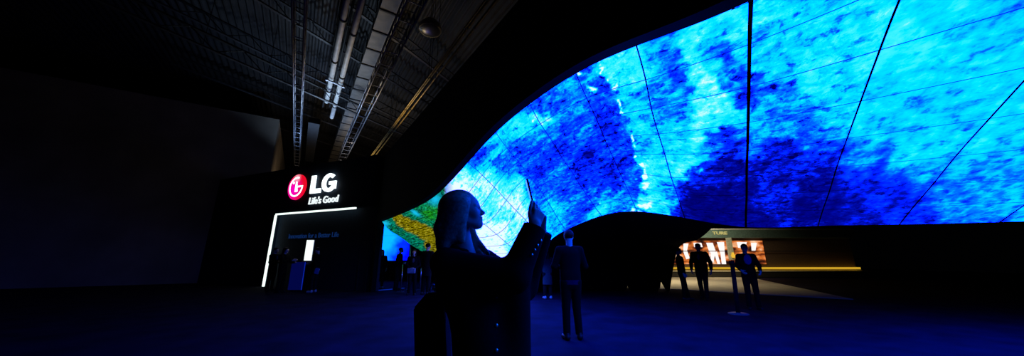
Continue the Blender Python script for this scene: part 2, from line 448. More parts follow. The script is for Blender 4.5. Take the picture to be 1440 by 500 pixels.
SURF = [(815,104,9,5),(833,125,10,6),(842,87,4,6),(847,95,4,8),(858,112,5,6),(869,124,6,6),(873,145,3,12),(875,158,3,8),(886,192,4,9),(890,206,4,7),(895,222,4,7),(899,245,6,9),(908,256,12,11),(902,238,7,8),(915,284,18,9),(898,293,6,5),(760,173,6,4),(838,289,5,5)]
_lat = rng.random((64, 64))
def vnoise(x, y):
    xi = np.floor(x).astype(int); yi = np.floor(y).astype(int); fx = x - xi; fy = y - yi
    fx = fx * fx * (3 - 2 * fx); fy = fy * fy * (3 - 2 * fy); g = lambda i, j: _lat[(xi + i) % 64, (yi + j) % 64]
    return (g(0, 0) * (1 - fx) + g(1, 0) * fx) * (1 - fy) + (g(0, 1) * (1 - fx) + g(1, 1) * fx) * fy - .5
def fbm(x, y, sc, oc=4):
    r = 0; a = 1.0
    for o in range(oc): r = r + a * vnoise(x / sc + 17.3 * o, y / sc + 9.1 * o); sc /= 2.0; a *= .62
    return r
def content(px, py):
    ca, sa = math.cos(.55), math.sin(.55); rx, ry = px * ca - py * sa, px * sa + py * ca
    ox, oy = fbm(px, py, 22), fbm(px + 300, py + 100, 22)
    px, py = px + 17 * ox, py + 15 * oy
    px0, py0 = px, py
    px = np.clip(px, 380, 1440); py = np.clip(py, -60, 400)
    A = np.array(ANCH); num = np.zeros(px.shape); den = np.zeros(px.shape)
    for x, y, t in A:
        d2 = (px - x) ** 2 + (py - y) ** 2
        wgt = np.exp(-d2 / (2 * 7.0 ** 2)) + 1e-3 / (1 + d2 / 300) ** 2
        num += wgt * t; den += wgt
    t = num / den
    t = .5 + (t - .5) * 1.08 + .04 + .13 * np.exp(-((t - .22) / .14) ** 2) * np.clip((935 - px) / 30, 0, 1)
    t = t + .30 * fbm(rx * .45, ry, 11, 4) * np.exp(-((t - .45) / .3) ** 2)
    for x, y, a, b in SURF:
        t = np.maximum(t, 1.15 * np.exp(-((px - x) / a) ** 2 - ((py - y) / b) ** 2))
    return t
YEL = [(560,306,8,6),(568,312,12,8),(580,318,14,9),(590,322,14,9),(600,328,14,10),(612,335,12,12),(606,343,10,9),(618,345,14,14)]
def shore(px, py):
    y = np.zeros(px.shape)
    for x, yy, a, b in YEL: y = np.maximum(y, np.exp(-(((px - x) / a) ** 2 + ((py - yy) / b) ** 2) ** 1.5))
    dxx, dyy = px - 584, py - 299; c = np.exp(-(((dxx * .82 + dyy * .57)) / 8) ** 2 - ((-dxx * .57 + dyy * .82) / 2.6) ** 2) + np.exp(-((px - 612) / 9) ** 2 - ((py - 280) / 8) ** 2) * .9 + np.exp(-((px - 541) / 6) ** 2 - ((py - 314) / 4) ** 2)
    g = np.exp(-((px - 606) / 14) ** 2 - ((py - 300) / 12) ** 2)
    return y, c, g

def screen_material():
    m = bpy.data.materials.new('video_canopy_picture'); m.use_nodes = True; nt = m.node_tree; N = nt.nodes; L = nt.links
    N.remove(N['Principled BSDF'])
    def math_(op, a, b=None, clamp=False):
        n = N.new('ShaderNodeMath'); n.operation = op; n.use_clamp = clamp
        for i, v in enumerate((a, b)):
            if v is None: continue
            if isinstance(v, (int, float)): n.inputs[i].default_value = v
            else: L.new(v, n.inputs[i])
        return n.outputs[0]
    at = N.new('ShaderNodeAttribute'); at.attribute_name = 'picture'
    sh = N.new('ShaderNodeAttribute'); sh.attribute_name = 'shore'
    uv = N.new('ShaderNodeUVMap'); uv.uv_map = 'film'
    def noise(scale, detail, rough, sx, sy, off=0, dist=0.0):
        mp = N.new('ShaderNodeMapping'); mp.inputs['Scale'].default_value = (sx, sy, 1); mp.inputs['Location'].default_value = (off, off * .7, 0)
        L.new(uv.outputs[0], mp.inputs[0])
        n = N.new('ShaderNodeTexNoise'); n.inputs['Scale'].default_value = scale; n.inputs['Detail'].default_value = detail
        n.inputs['Roughness'].default_value = rough; n.inputs['Distortion'].default_value = dist
        L.new(mp.outputs[0], n.inputs['Vector']); return n.outputs['Fac']
    fine = noise(7, 8, .78, 1, 1.15, 0, .3)
    streak = noise(3.2, 6, .7, .8, 1.9, 5, 1.2)
    blot = noise(6.5, 5, .62, 1, 1.1, 9, .4)
    sep = N.new('ShaderNodeSeparateColor'); L.new(at.outputs['Color'], sep.inputs[0])
    t, amp, isg = sep.outputs[0], sep.outputs[1], sep.outputs[2]
    v = math_('ADD', math_('MULTIPLY', math_('SUBTRACT', fine, .5), 1.25), math_('MULTIPLY', math_('SUBTRACT', streak, .5), .75))
    # dark flecks
    fl = math_('MULTIPLY', math_('SUBTRACT', .45, blot, True), -3.2)
    v = math_('ADD', v, fl)
    tt = math_('ADD', t, math_('MULTIPLY', v, amp), True)
    rp = N.new('ShaderNodeValToRGB'); cr = rp.color_ramp
    stops = [(0, (0,0,92)), (.10, (0,3,140)), (.22, (0,22,205)), (.36, (0,62,244)), (.5, (0,125,255)), (.62, (0,205,255)), (.74, (0,236,248)), (.86, (70,246,245)), (.95, (185,253,248)), (1, (235,255,252))]
    cr.elements[0].position = 0; cr.elements[0].color = (*srgb(*stops[0][1]), 1)
    cr.elements[1].position = 1; cr.elements[1].color = (*srgb(*stops[-1][1]), 1)
    for p, c in stops[1:-1]: e = cr.elements.new(p); e.color = (*srgb(*c), 1)
    L.new(tt, rp.inputs[0])
    # shore palette
    sp = N.new('ShaderNodeSeparateColor'); L.new(sh.outputs['Color'], sp.inputs[0])
    n2 = noise(7.5, 8, .82, 1.5, 1.2, 3, .4)
    n3 = noise(4, 5, .65, 1.5, 1.2, 13, .5)
    r1 = N.new('ShaderNodeValToRGB'); c1 = r1.color_ramp
    c1.elements[0].position = .41; c1.elements[0].color = (*srgb(0, 22, 30), 1); c1.elements[1].position = .62; c1.elements[1].color = (*srgb(5, 180, 140), 1)
    e = c1.elements.new(.5); e.color = (*srgb(0, 92, 76), 1)
    L.new(n2, r1.inputs[0])
    rg = N.new('ShaderNodeValToRGB'); cg = rg.color_ramp
    cg.elements[0].position = .41; cg.elements[0].color = (*srgb(0, 40, 10), 1); cg.elements[1].position = .64; cg.elements[1].color = (*srgb(40, 205, 40), 1)
    L.new(n2, rg.inputs[0])
    ry = N.new('ShaderNodeValToRGB'); cy = ry.color_ramp
    cy.elements[0].position = .42; cy.elements[0].color = (*srgb(25, 22, 0), 1); cy.elements[1].position = .6; cy.elements[1].color = (*srgb(190, 176, 5), 1)
    e = cy.elements.new(.5); e.color = (*srgb(112, 104, 0), 1)
    L.new(n2, ry.inputs[0])
    def mix(f, a, b):
        mx = N.new('ShaderNodeMix'); mx.data_type = 'RGBA'; mx.clamp_factor = True
        if isinstance(f, float): mx.inputs[0].default_value = f
        else: L.new(f, mx.inputs[0])
        L.new(a, mx.inputs[6]); L.new(b, mx.inputs[7]); return mx.outputs[2]
    gsel = math_('ADD', math_('MULTIPLY', math_('SUBTRACT', n3, .5), 3.0), math_('ADD', sp.outputs[2], .05), True)
    g = mix(gsel, r1.outputs[0], rg.outputs[0])
    ysel = math_('MULTIPLY', math_('SUBTRACT', math_('ADD', sp.outputs[0], math_('MULTIPLY', math_('SUBTRACT', n2, .5), .9)), .3), 4, True)
    g = mix(ysel, g, ry.outputs[0])
    cyan = N.new('ShaderNodeRGB'); cyan.outputs[0].default_value = (*srgb(20, 190, 235), 1)
    csel = math_('MULTIPLY', math_('ADD', sp.outputs[1], math_('MULTIPLY', math_('SUBTRACT', n2, .55), .9)), 1.2, True)
    g = mix(csel, g, cyan.outputs[0])
    col = mix(isg, rp.outputs[0], g)
    # bright parts of the film are overdriven in blue to throw more light on people and floor
    bs = N.new('ShaderNodeMapRange'); bs.interpolation_type = 'SMOOTHSTEP'; bs.inputs[1].default_value = .15; bs.inputs[2].default_value = .6
    bs.inputs[3].default_value = 1.0; bs.inputs[4].default_value = 12.0; L.new(tt, bs.inputs[0])
    s3 = N.new('ShaderNodeSeparateColor'); L.new(col, s3.inputs[0]); c3 = N.new('ShaderNodeCombineColor')
    L.new(s3.outputs[0], c3.inputs[0]); L.new(s3.outputs[1], c3.inputs[1])
    gfac = math_('SUBTRACT', 1, isg, True)
    L.new(math_('MULTIPLY', s3.outputs[2], math_('ADD', math_('MULTIPLY', math_('SUBTRACT', bs.outputs[0], 1), gfac), 1)), c3.inputs[2]); col = c3.outputs[0]
    em = N.new('ShaderNodeEmission'); em.inputs[1].default_value = 1.0
    L.new(col, em.inputs[0]); L.new(em.outputs[0], N['Material Output'].inputs[0])
    return m
M_scr = screen_material()

canopy = thing('video_canopy', 'huge wave-shaped canopy of tiled screens showing blue sea and a green shore', 'video wall', (0, 0, 0))
K = 40
def seam(c): return 0.018 if c == 8 else 0.009
edge_len = 1.25
cam_v = np.array((0, 0, CAMZ))
for ci in range(NC):
    for ri in range(NR):
        P4 = surf(np.array([ci, ci + 1.0]), np.array([ri, ri + 1.0]))
        wl_ = 0.5 * (np.linalg.norm(P4[1, 0] - P4[0, 0]) + np.linalg.norm(P4[1, 1] - P4[0, 1])); hl_ = 0.5 * (np.linalg.norm(P4[0, 1] - P4[0, 0]) + np.linalg.norm(P4[1, 1] - P4[1, 0]))
        g = max(1.0, np.linalg.norm(P4.mean((0, 1)) - cam_v) / 7.0)
        a0, a1 = seam(ci) * g / wl_, seam(ci + 1) * g / wl_; b0 = 0.0065 * g / hl_
        us = np.linspace(ci + a0, ci + 1 - a1, K); vs_ = np.linspace(ri + b0, ri + 1 - b0, K)
        P = surf(us, vs_)
        du = np.gradient(P, axis=0); dv = np.gradient(P, axis=1); nn = np.cross(du, dv); nn /= np.linalg.norm(nn, axis=-1, keepdims=True)
        if (nn.mean((0, 1)) @ (cam_v - P.mean((0, 1)))) < 0: nn = -nn
        Bk = P - nn * 0.03
        V = np.concatenate([P.reshape(-1, 3), Bk.reshape(-1, 3)])
        I = np.arange(K * K).reshape(K, K)
        Fq = np.stack([I[:-1, :-1], I[1:, :-1], I[1:, 1:], I[:-1, 1:]], -1).reshape(-1, 4)
        ring = np.concatenate([I[:-1, 0], I[-1, :-1], I[:0:-1, -1], I[0, :0:-1]]); nxt = np.roll(ring, -1); o = K * K
        Fs = np.stack([nxt, ring, ring + o, nxt + o], -1)
        Fb = Fq[:, ::-1] + o
        flip = np.cross(P[1, 0] - P[0, 0], P[0, 1] - P[0, 0]) @ nn[0, 0] < 0
        allF = np.concatenate([Fq, Fs, Fb]);
        if flip: allF = allF[:, ::-1]
        me = bpy.data.meshes.new('screen_panel')
        me.vertices.add(len(V)); me.vertices.foreach_set('co', V.astype(np.float32).ravel())
        me.loops.add(allF.size); me.loops.foreach_set('vertex_index', allF.astype(np.int32).ravel())
        me.polygons.add(len(allF)); me.polygons.foreach_set('loop_start', np.arange(len(allF), dtype=np.int32) * 4)
        mi = np.zeros(len(allF), np.int32); mi[len(Fq):] = 1; me.polygons.foreach_set('material_index', mi)
        me.update()
        pxx, pyy = project(P); behind = P[..., 1] < 1.0
        pxx = np.where(behind, 1440, pxx); pyy = np.where(behind, 150, pyy)
        t = content(pxx, pyy)
        amp = np.where(t > .9, .35, np.where(t < .12, .35, .75)); isg = np.clip((638 - pxx) / 14, 0, 1)
        amp = 0.58 + 0.26 * np.exp(-((t - .45) / .22) ** 2) - 0.38 * np.clip((.16 - t) / .1, 0, 1)
        if ci >= 9: amp = amp * 0.6
        y_, c_, g_ = shore(pxx, pyy)
        for nm, arr in (('picture', (t, amp, isg)), ('shore', (y_, c_, g_))):
            at = me.color_attributes.new(nm, 'FLOAT_COLOR', 'POINT')
            C4 = np.ones((len(V), 4), np.float32); C4[:K * K, :3] = np.stack([a.ravel() for a in arr], -1)
            at.data.foreach_set('color', C4.ravel())
        uvl = me.uv_layers.new(name='film')
        UU, VV = np.meshgrid(us * 1.21, vs_ * 0.68, indexing='ij'); uvv = np.stack([UU.ravel(), VV.ravel()], -1); uvv = np.concatenate([uvv, uvv])
        uvl.data.foreach_set('uv', uvv[allF.ravel()].astype(np.float32).ravel())
        link('screen_panel', me, [M_scr, M_bez], canopy, True)
# carrier shell behind the panels
us = np.linspace(-0.0, NC, NC * 5 + 1); vs_ = np.linspace(0, NR, NR * 4 + 1)
P = surf(us, vs_); du = np.gradient(P, axis=0); dv = np.gradient(P, axis=1); nn = np.cross(du, dv); nn /= np.linalg.norm(nn, axis=-1, keepdims=True)
if (nn[20, 10] @ (cam_v - P[20, 10])) < 0: nn = -nn
A0 = P - nn * 0.034; A1 = P - nn * 0.16
nu, nv = len(us), len(vs_); I = np.arange(nu * nv).reshape(nu, nv); o = nu * nv
Fq = np.stack([I[:-1, :-1], I[1:, :-1], I[1:, 1:], I[:-1, 1:]], -1).reshape(-1, 4)
ring = np.concatenate([I[:-1, 0], I[-1, :-1], I[:0:-1, -1], I[0, :0:-1]]); nxt = np.roll(ring, -1)
carrier = from_py('carrier_shell', np.concatenate([A0.reshape(-1, 3), A1.reshape(-1, 3)]), np.concatenate([Fq, Fq[:, ::-1] + o, np.stack([nxt, ring, ring + o, nxt + o], -1)]), M_bez, canopy, True)

# black fascia above the canopy: straight level top, wavy lower edge that is the canopy's upper edge
top_c = surf(np.linspace(0, NC, NC * 8 + 1), np.array([0.0]))[:, 0]
V = []; F = []
for p in top_c:
    p = Vector(p); s = (p - F0).dot(A_DIR)
    V += [fac_s(s, p.z, 0.0), fac_s(s, p.z, OFF + 0.02), fac_s(s, TOPZ, 0.0), fac_s(s, TOPZ, OFF + 0.02)]
nq = len(top_c)
for i in range(nq - 1):
    a, b = 4 * i, 4 * i + 4
    F += [(a, b, b + 2, a + 2), (a + 1, a + 3, b + 3, b + 1), (a, a + 1, b + 1, b), (a + 2, b + 2, b + 3, a + 3)]
F += [(0, 2, 3, 1), (4 * nq - 4, 4 * nq - 3, 4 * nq - 1, 4 * nq - 2)]
from_py('fascia', V, F, M_shell, canopy)
# pier between the stand wall and the canopy
sR = (Vector(top_c[0]) - F0).dot(A_DIR); sL = (fac(525.5, 300) - F0).dot(A_DIR)
bm = BM(); MF = frame_m(F0, A_DIR, FN, Vector((0, 0, 1)))
add_box(bm, (sR, 0.0, 0.0), (sL + 0.4, OFF + 0.02, TOPZ), MF)
obj('pier', bm, M_shell, canopy)

# black underside that sweeps from the canopy's lower edge down to the floor
def r8(u): return surf(np.atleast_1d(np.asarray(u, float)), np.array([8.0]))[:, 0]
def catmull(P, t):
    n = len(P) - 1; x = min(t * n, n - 1e-6); i = int(x); f = x - i
    a = P[i - 1] if i else P[0] * 2 - P[1]; b, c = P[i], P[i + 1]; d = P[i + 2] if i + 2 <= n else P[n] * 2 - P[n - 1]
    return .5 * ((2 * b) + (c - a) * f + (2 * a - 5 * b + 4 * c - d) * f * f + (3 * b - a - 3 * c + d) * f ** 3)
nq, nw = 150, 40
uu = np.linspace(2.0, 7.52, nq); top = r8(uu)
V = []
for i in range(nq):
    q = i / (nq - 1); T = Vector(top[i])
    gx = 700 + (941 - 700) * q
    G = wz(gx, 409.0, 0.0)
    mx = 715 + (953 - 715) * q; mid = wp(mx, 346 + 4.0 * q, 11.6); p1 = T.lerp(mid, .42).lerp(wp(983, 334.5, 8.6), q ** 6)
    up = 0.0
    for x0, xa, x1, ya in ((879, 882, 887, 397), (926, 928, 938, 387)):
        if x0 <= gx <= x1:
            k = (gx - x0) / (xa - x0) if gx < xa else (x1 - gx) / (x1 - xa)
            up = max(up, k * (409 - ya))
    B = wp(gx, 409 - up, G.y)
    for j in range(nw):
        t = j / (nw - 1)
        P_ = catmull([T, p1, mid, G], t)
        if P_.z < B.z: P_ = Vector((P_.x, P_.y, B.z))
        V.append(P_)
F = []
for i in range(nq - 1):
    for j in range(nw - 1):
        a = i * nw + j; F.append((a, a + nw, a + nw + 1, a + 1))
bm = BM(); bv = [bm.verts.new(v) for v in V]
for f in F: bm.faces.new([bv[k] for k in f])
bmesh.ops.remove_doubles(bm, verts=bm.verts, dist=1e-4)
und = obj('underside', bm, M_shell, canopy, True)
md = und.modifiers.new('thick', 'SOLIDIFY'); md.thickness = 0.05; md.offset = 0

# end screen deep inside the passage
es = thing('end_screen', 'blue glowing screen at the far end of the passage under the green shore', 'screen', tuple(wp(560, 366, 19.5) * 1.0))
def blue_screen():
    m = bpy.data.materials.new('deep_blue_film'); m.use_nodes = True; nt = m.node_tree; N = nt.nodes; L = nt.links
    N.remove(N['Principled BSDF'])
    tc = N.new('ShaderNodeTexCoord'); sx = N.new('ShaderNodeSeparateXYZ'); L.new(tc.outputs['Object'], sx.inputs[0])
    nz = N.new('ShaderNodeTexNoise'); nz.inputs['Scale'].default_value = 1.6; nz.inputs['Detail'].default_value = 6; L.new(tc.outputs['Object'], nz.inputs['Vector'])
    ma = N.new('ShaderNodeMath'); ma.operation = 'MULTIPLY_ADD'; ma.inputs[1].default_value = -0.36; ma.inputs[2].default_value = 0.34; L.new(sx.outputs[0], ma.inputs[0])
    mb = N.new('ShaderNodeMath'); mb.operation = 'MULTIPLY_ADD'; mb.inputs[1].default_value = 0.55; L.new(nz.outputs['Fac'], mb.inputs[0]); L.new(ma.outputs[0], mb.inputs[2])
    mc = N.new('ShaderNodeMath'); mc.operation = 'MULTIPLY_ADD'; mc.inputs[1].default_value = 0.13; L.new(sx.outputs[2], mc.inputs[0]); L.new(mb.outputs[0], mc.inputs[2])
    rp = N.new('ShaderNodeValToRGB'); cr = rp.color_ramp
    cr.elements[0].position = .45; cr.elements[0].color = (*srgb(0, 4, 150), 1); cr.elements[1].position = 1.0; cr.elements[1].color = (*srgb(10, 190, 255), 1)
    e = cr.elements.new(.68); e.color = (*srgb(0, 55, 250), 1)
    L.new(mc.outputs[0], rp.inputs[0])
    em = N.new('ShaderNodeEmission'); mv = N.new('ShaderNodeVectorMath'); mv.operation = 'MULTIPLY'; mv.inputs[1].default_value = (1, 1, 5); L.new(rp.outputs[0], mv.inputs[0]); L.new(mv.outputs[0], em.inputs[0]); L.new(em.outputs[0], N['Material Output'].inputs[0])
    return m
M_blue = blue_screen()
e0 = es.location
def ep(px, py):
    v = wp(px, py, 19.5) - e0; v.x = wp(px, 340, 19.5).x - e0.x; return v
xs = [525, 540, 552, 564, 576]
for a, b in zip(xs[:-1], xs[1:]):
    for y0, y1 in ((300, 331), (331, 366)):
        bm = BM(); p, q2 = ep(a, y1), ep(b, y0)
        add_box(bm, (p.x + .006, 0, p.z + .006), (q2.x - .006, 0.06, q2.z - .006)); obj('screen_panel', bm, M_blue, es)
p, q2 = ep(524, 367), ep(577, 299)
bm = BM(); add_box(bm, (p.x, 0.062, p.z), (q2.x, 0.2, q2.z)); obj('backing', bm, M_bez, es)
for fx in (0.2, 0.8):
    x = p.x + (q2.x - p.x) * fx; bm = BM(); add_box(bm, (x - .08, .06, -e0.z), (x + .08, .2, p.z + .02)); obj('support_post', bm, M_bez, es)

# ================================================================== SIGNS ON THE STAND
FONT = None
def text_mesh(body, width, height, depth, bold=0.0, shear=0.0):
    cu = bpy.data.curves.new('t', 'FONT'); cu.body = body; cu.size = 1.0; cu.offset = bold; cu.shear = shear; cu.extrude = 0.01; cu.resolution_u = 6
    o = bpy.data.objects.new('t', cu); COL.objects.link(o)
    dg = bpy.context.evaluated_depsgraph_get(); me = bpy.data.meshes.new_from_object(o.evaluated_get(dg))
    bpy.data.objects.remove(o); bpy.data.curves.remove(cu)
    co = np.zeros(len(me.vertices) * 3); me.vertices.foreach_get('co', co); co = co.reshape(-1, 3)
    lo, hi = co.min(0), co.max(0); co = (co - lo) / np.maximum(hi - lo, 1e-9) * np.array((width, height, depth))
    me.vertices.foreach_set('co', co.ravel()); me.update(); return me
def place_text(name, body, p_ll, p_ur, c, m, parent, bold, depth=0.06, shear=0.0):
    (a0, b0), (a1, b1) = p_ll, p_ur
    me = text_mesh(body, a1 - a0, b1 - b0, depth, bold, shear)
    me.transform(Matrix.Translation(-parent.location) @ WM @ Matrix.Translation((a0, b0, c)))
    return link(name, me, m, parent)
CF = 0.25
E_white = emit('lit_white_acrylic', (0.88, 0.98, 1.0), 1.7)
# disc emblem
ca, cb = wl(419.4, 263.0, CF); rad = (wl(419.4, 245.5, CF)[1] - wl(419.4, 280.2, CF)[1]) / 2
ls = thing('logo_sign', 'lit round red emblem and white letters LG on the dark stand fascia', 'sign', tuple(WM @ Vector((ca, cb, CF))))
LM = Matrix.Translation(-ls.location) @ WM
def emblem_mat():
    m = bpy.data.materials.new('lit_magenta_disc'); m.use_nodes = True; nt = m.node_tree; N = nt.nodes; L = nt.links
    N.remove(N['Principled BSDF'])
    uv = N.new('ShaderNodeUVMap'); uv.uv_map = 'face'
    def blob(cx, cy, r, out=1.0):
        d = N.new('ShaderNodeVectorMath'); d.operation = 'DISTANCE'; L.new(uv.outputs[0], d.inputs[0]); d.inputs[1].default_value = (cx, cy, 0)
        mr = N.new('ShaderNodeMapRange'); mr.interpolation_type = 'SMOOTHSTEP'; mr.inputs[1].default_value = 0; mr.inputs[2].default_value = r
        mr.inputs[3].default_value = out; mr.inputs[4].default_value = 0; L.new(d.outputs['Value'], mr.inputs[0]); return mr.outputs[0]
    def mix(f, a, b):
        mx = N.new('ShaderNodeMix'); mx.data_type = 'RGBA'; L.new(f, mx.inputs[0])
        for k, v in ((6, a), (7, b)):
            if isinstance(v, tuple): mx.inputs[k].default_value = (*v, 1)
            else: L.new(v, mx.inputs[k])
        return mx.outputs[2]
    c = mix(blob(-.28, -.2, 1.25), srgb(235, 10, 40), srgb(250, 0, 190))
    c = mix(blob(-.05, .70, .55, .7), c, srgb(255, 205, 225))
    e = N.new('ShaderNodeEmission'); L.new(c, e.inputs[0]); e.inputs[1].default_value = 1.0; L.new(e.outputs[0], N['Material Output'].inputs[0])
    return m
bm = BM(); seg = 64
add_lathe(bm, [(rad * .97, 0.0), (rad, .02), (rad, .08), (rad * .96, .10)], (0, 0, 0), seg)
uvl = bm.loops.layers.uv.new('face')
for f in bm.faces:
    for l in f.loops: l[uvl].uv = (l.vert.co.x / rad, l.vert.co.y / rad)
TM = LM @ Matrix.Translation((ca, cb, CF))
for v in bm.verts: v.co = TM @ v.co
obj('emblem_disc', bm, emblem_mat(), ls)
def arc_poly(r0, r1, a0, a1, n=40):
    A = [a0 + (a1 - a0) * i / n for i in range(n + 1)]
    return [(r1 * math.cos(a), r1 * math.sin(a)) for a in A] + [(r0 * math.cos(a), r0 * math.sin(a)) for a in reversed(A)]
bm = BM()   # ring stroke open at upper right with its bar
def add_arc(bm, cx, cy, ax0, ay0, ax1, ay1, t0, t1, z0, z1, M, n=40):
    pr = None
    for i in range(n + 1):
        a = t0 + (t1 - t0) * i / n; c, s_ = math.cos(a), math.sin(a)
        q = [bm.verts.new(M @ Vector(p)) for p in ((cx + ax0 * c, cy + ay0 * s_, z0), (cx + ax1 * c, cy + ay1 * s_, z0), (cx + ax1 * c, cy + ay1 * s_, z1), (cx + ax0 * c, cy + ay0 * s_, z1))]
        if pr:
            for k in range(4): bm.faces.new((pr[k], pr[(k + 1) % 4], q[(k + 1) % 4], q[k]))
        else: bm.faces.new(q)
        pr = q
    bm.faces.new(pr)
add_arc(bm, 0, 0, .66 * rad, .66 * rad, .78 * rad, .78 * rad, math.radians(72), math.radians(360), .10, .115, TM)
add_prism(bm, [(x * rad, y * rad) for x, y in ((.22, -.06), (.78, -.06), (.78, .06), (.22, .06))], .10, .116, TM)
obj('emblem_ring', bm, E_white, ls)
bm = BM()
add_prism(bm, [(x * rad, y * rad) for x, y in ((-.08, .42), (.05, .42), (.05, -.28), (.24, -.28), (.24, -.40), (-.08, -.40))], .10, .116, TM)
obj('emblem_stroke', bm, E_white, ls)
bm = BM(); add_prism(bm, [(x * rad, y * rad) for x, y in [(-.34 + .1 * math.cos(2 * PI * i / 20), .34 + .1 * math.sin(2 * PI * i / 20)) for i in range(20)]], .10, .116, TM)
obj('emblem_dot', bm, E_white, ls)
# LG letters, drawn
def letter(poly, p0, p1, name):
    (a0, b0), (a1, b1) = p0, p1; bm = BM()
    add_prism(bm, [(a0 + x * (a1 - a0), b0 + y * (b1 - b0)) for x, y in poly], CF + .06, CF + .12, LM)
    return obj(name, bm, E_white, ls)
letter([(0, 0), (1, 0), (1, .235), (.40, .235), (.40, 1), (0, 1)], wl(438.2, 272.5, CF), (wl(452.6, 272.5, CF)[0], wl(441, 248, CF)[1]), 'letter')
(ga, gb), (gc, gd) = wl(453.8, 271.0, CF), (wl(473.5, 271.0, CF)[0], wl(463, 244.8, CF)[1])
gcx, gcy, grx, gry = (ga + gc) / 2, (gb + gd) / 2, (gc - ga) / 2, (gd - gb) / 2
bm = BM()
add_arc(bm, gcx, gcy, grx * .48, gry * .62, grx, gry, math.radians(48), math.radians(322), CF + .06, CF + .12, LM)
add_box(bm, (gcx + grx * .42, gcy - gry * .72, CF + .06), (gcx + grx * .99, gcy + gry * .12, CF + .121), LM)
add_box(bm, (gcx + grx * .02, gcy - gry * .24, CF + .06), (gcx + grx * .6, gcy + gry * .12, CF + .122), LM)
obj('letter', bm, E_white, ls)
# slogan
sl = thing('slogan_sign', "small lit white lettering Life's Good below the big letters", 'sign', tuple(WM @ Vector((*wl(455, 285, CF), CF))))
x0 = wl(435.5, 286, CF)[0]; x1 = wl(476.8, 284, CF)[0]; y0 = wl(456, 285.6, CF)[1]; y1 = wl(456, 275.6, CF)[1]
place_text('lettering', "Life's Good", (x0, y0), (x1, y1), CF + .03, emit('lit_white_slogan', (0.88, 0.98, 1.0), 1.0), sl, 0.010, 0.05, 0.12)
# tag line
tl = thing('tagline_lettering', 'dim blue lettering Innovation for a Better Life on the dark wall', 'lettering', tuple(WM @ Vector((*wl(440, 331, 0), 0.012))))
x0 = wl(406.5, 334, 0)[0]; x1 = wl(477, 328, 0)[0]; y0 = wl(441, 334, 0)[1]; y1 = wl(441, 327.2, 0)[1]
place_text('lettering', "Innovation for a Better Life", (x0, y0), (x1, y1), .012, emit('dim_blue_acrylic', srgb(10, 34, 78), 1.0), tl, 0.0, 0.02)
# light line along the fascia and down the left side
lt = thing('light_strip', 'white light line edging the fascia and left side of the stand', 'light', tuple(WM @ Vector((aSL, zS, CF))))
bm = BM(); a_end = wl(500, 291.5, CF)[0]
LM2 = Matrix.Translation(-lt.location) @ WM
add_box(bm, (aSL, zS - .075, CF - .06), (a_end, zS, CF + .02), LM2, .01)
obj('horizontal_tube', bm, emit('light_line', (0.85, 1.0, 0.95), 1.3), lt)
bm = BM(); add_box(bm, (aSL - .055, 0.0, CF - .06), (aSL + .035, zS - .08, CF + .02), LM2, .01)
obj('vertical_tube', bm, _m['light_line'], lt)

# ---- kiosk with glowing display
kz = 13.6
k0 = wp(417, 408, kz); k0 = Vector((k0.x, kz, 0))
kio = thing('kiosk', 'blue fronted kiosk counter with a tall white glowing display', 'kiosk', tuple(k0), 0)
def kp(px, py): return wp(px, py, kz) - k0
l, r_ = kp(411, 366).x, kp(430.5, 366).x; zt = kp(420, 367).z
bm = BM(); add_box(bm, (l + .03, 0.02, 0.05), (r_ - .03, .45, zt - .04), None, .01); obj('counter_body', bm, M_black, kio)
bm = BM(); add_box(bm, (l, -.0, 0.06), (r_, .02, zt - .03)); obj('front_panel', bm, emit('dim_blue_emission', srgb(2, 6, 66), 1.0), kio)  # front panel has an even dim blue emission
bm = BM(); add_box(bm, (r_ - .028, -.012, 0.06), (r_ - .008, -.001, zt - .03)); obj('edge_light', bm, emit('blue_edge_light', srgb(10, 40, 170), 1.0), kio)
bm = BM(); add_box(bm, (l - .03, -.03, zt - .03), (r_ + .03, .48, zt), None, .008); obj('counter_top', bm, M_black, kio)
bm = BM(); add_box(bm, (l + .05, .05, 0), (r_ - .05, .42, .05)); obj('plinth', bm, M_black, kio)
dx0, dx1 = kp(424.5, 366).x, kp(434.8, 366).x; dzt = kp(433, 337).z
bm = BM(); add_box(bm, (dx0, .12, zt + .03), (dx1, .14, dzt), None, .006); obj('display_screen', bm, emit('white_display', (0.9, 1.0, 1.0), 1.1), kio)
bm = BM(); add_box(bm, (dx0 - .01, .141, zt), (dx1 + .01, .19, dzt + .01), None, .006); add_box(bm, (dx0 - .03, .05, zt), (dx1 + .03, .25, zt + .025)); obj('display_housing', bm, M_white, kio)

# ================================================================== LIT SHOP AT THE RIGHT
SY = 24.0
shop = thing('shop_stand', 'brightly lit shop stand with dark header and glowing pictures under the canopy', 'exhibition stand', (0, SY, 0))
def sp2(px, py, dy=0.0): return wp(px, py, SY + dy) - Vector((0, SY, 0))
xL, xR = sp2(905, 360).x, sp2(1200, 360).x
bm = BM(); add_box(bm, (xL, 0.0, 0), (xR, 0.3, sp2(1040, 322).z)); obj('back_wall', bm, mat('brown_stand_wall', (0.10, 0.06, 0.04), 0.7), shop)
zh0, zh1 = sp2(1040, 334.5).z, sp2(1040, 323.5).z
bm = BM(); add_box(bm, (xL, -.45, zh0), (xR, 0.0, zh1), None, .02); obj('header', bm, mat('slate_green_header', (0.10, 0.16, 0.14), 0.6), shop)
bm = BM(); add_box(bm, (xL, -.5, zh1), (xR, .05, zh1 + .09), None, .01); obj('header_cap', bm, mat('pale_grey_capping', (0.5, 0.5, 0.46), 0.5), shop)
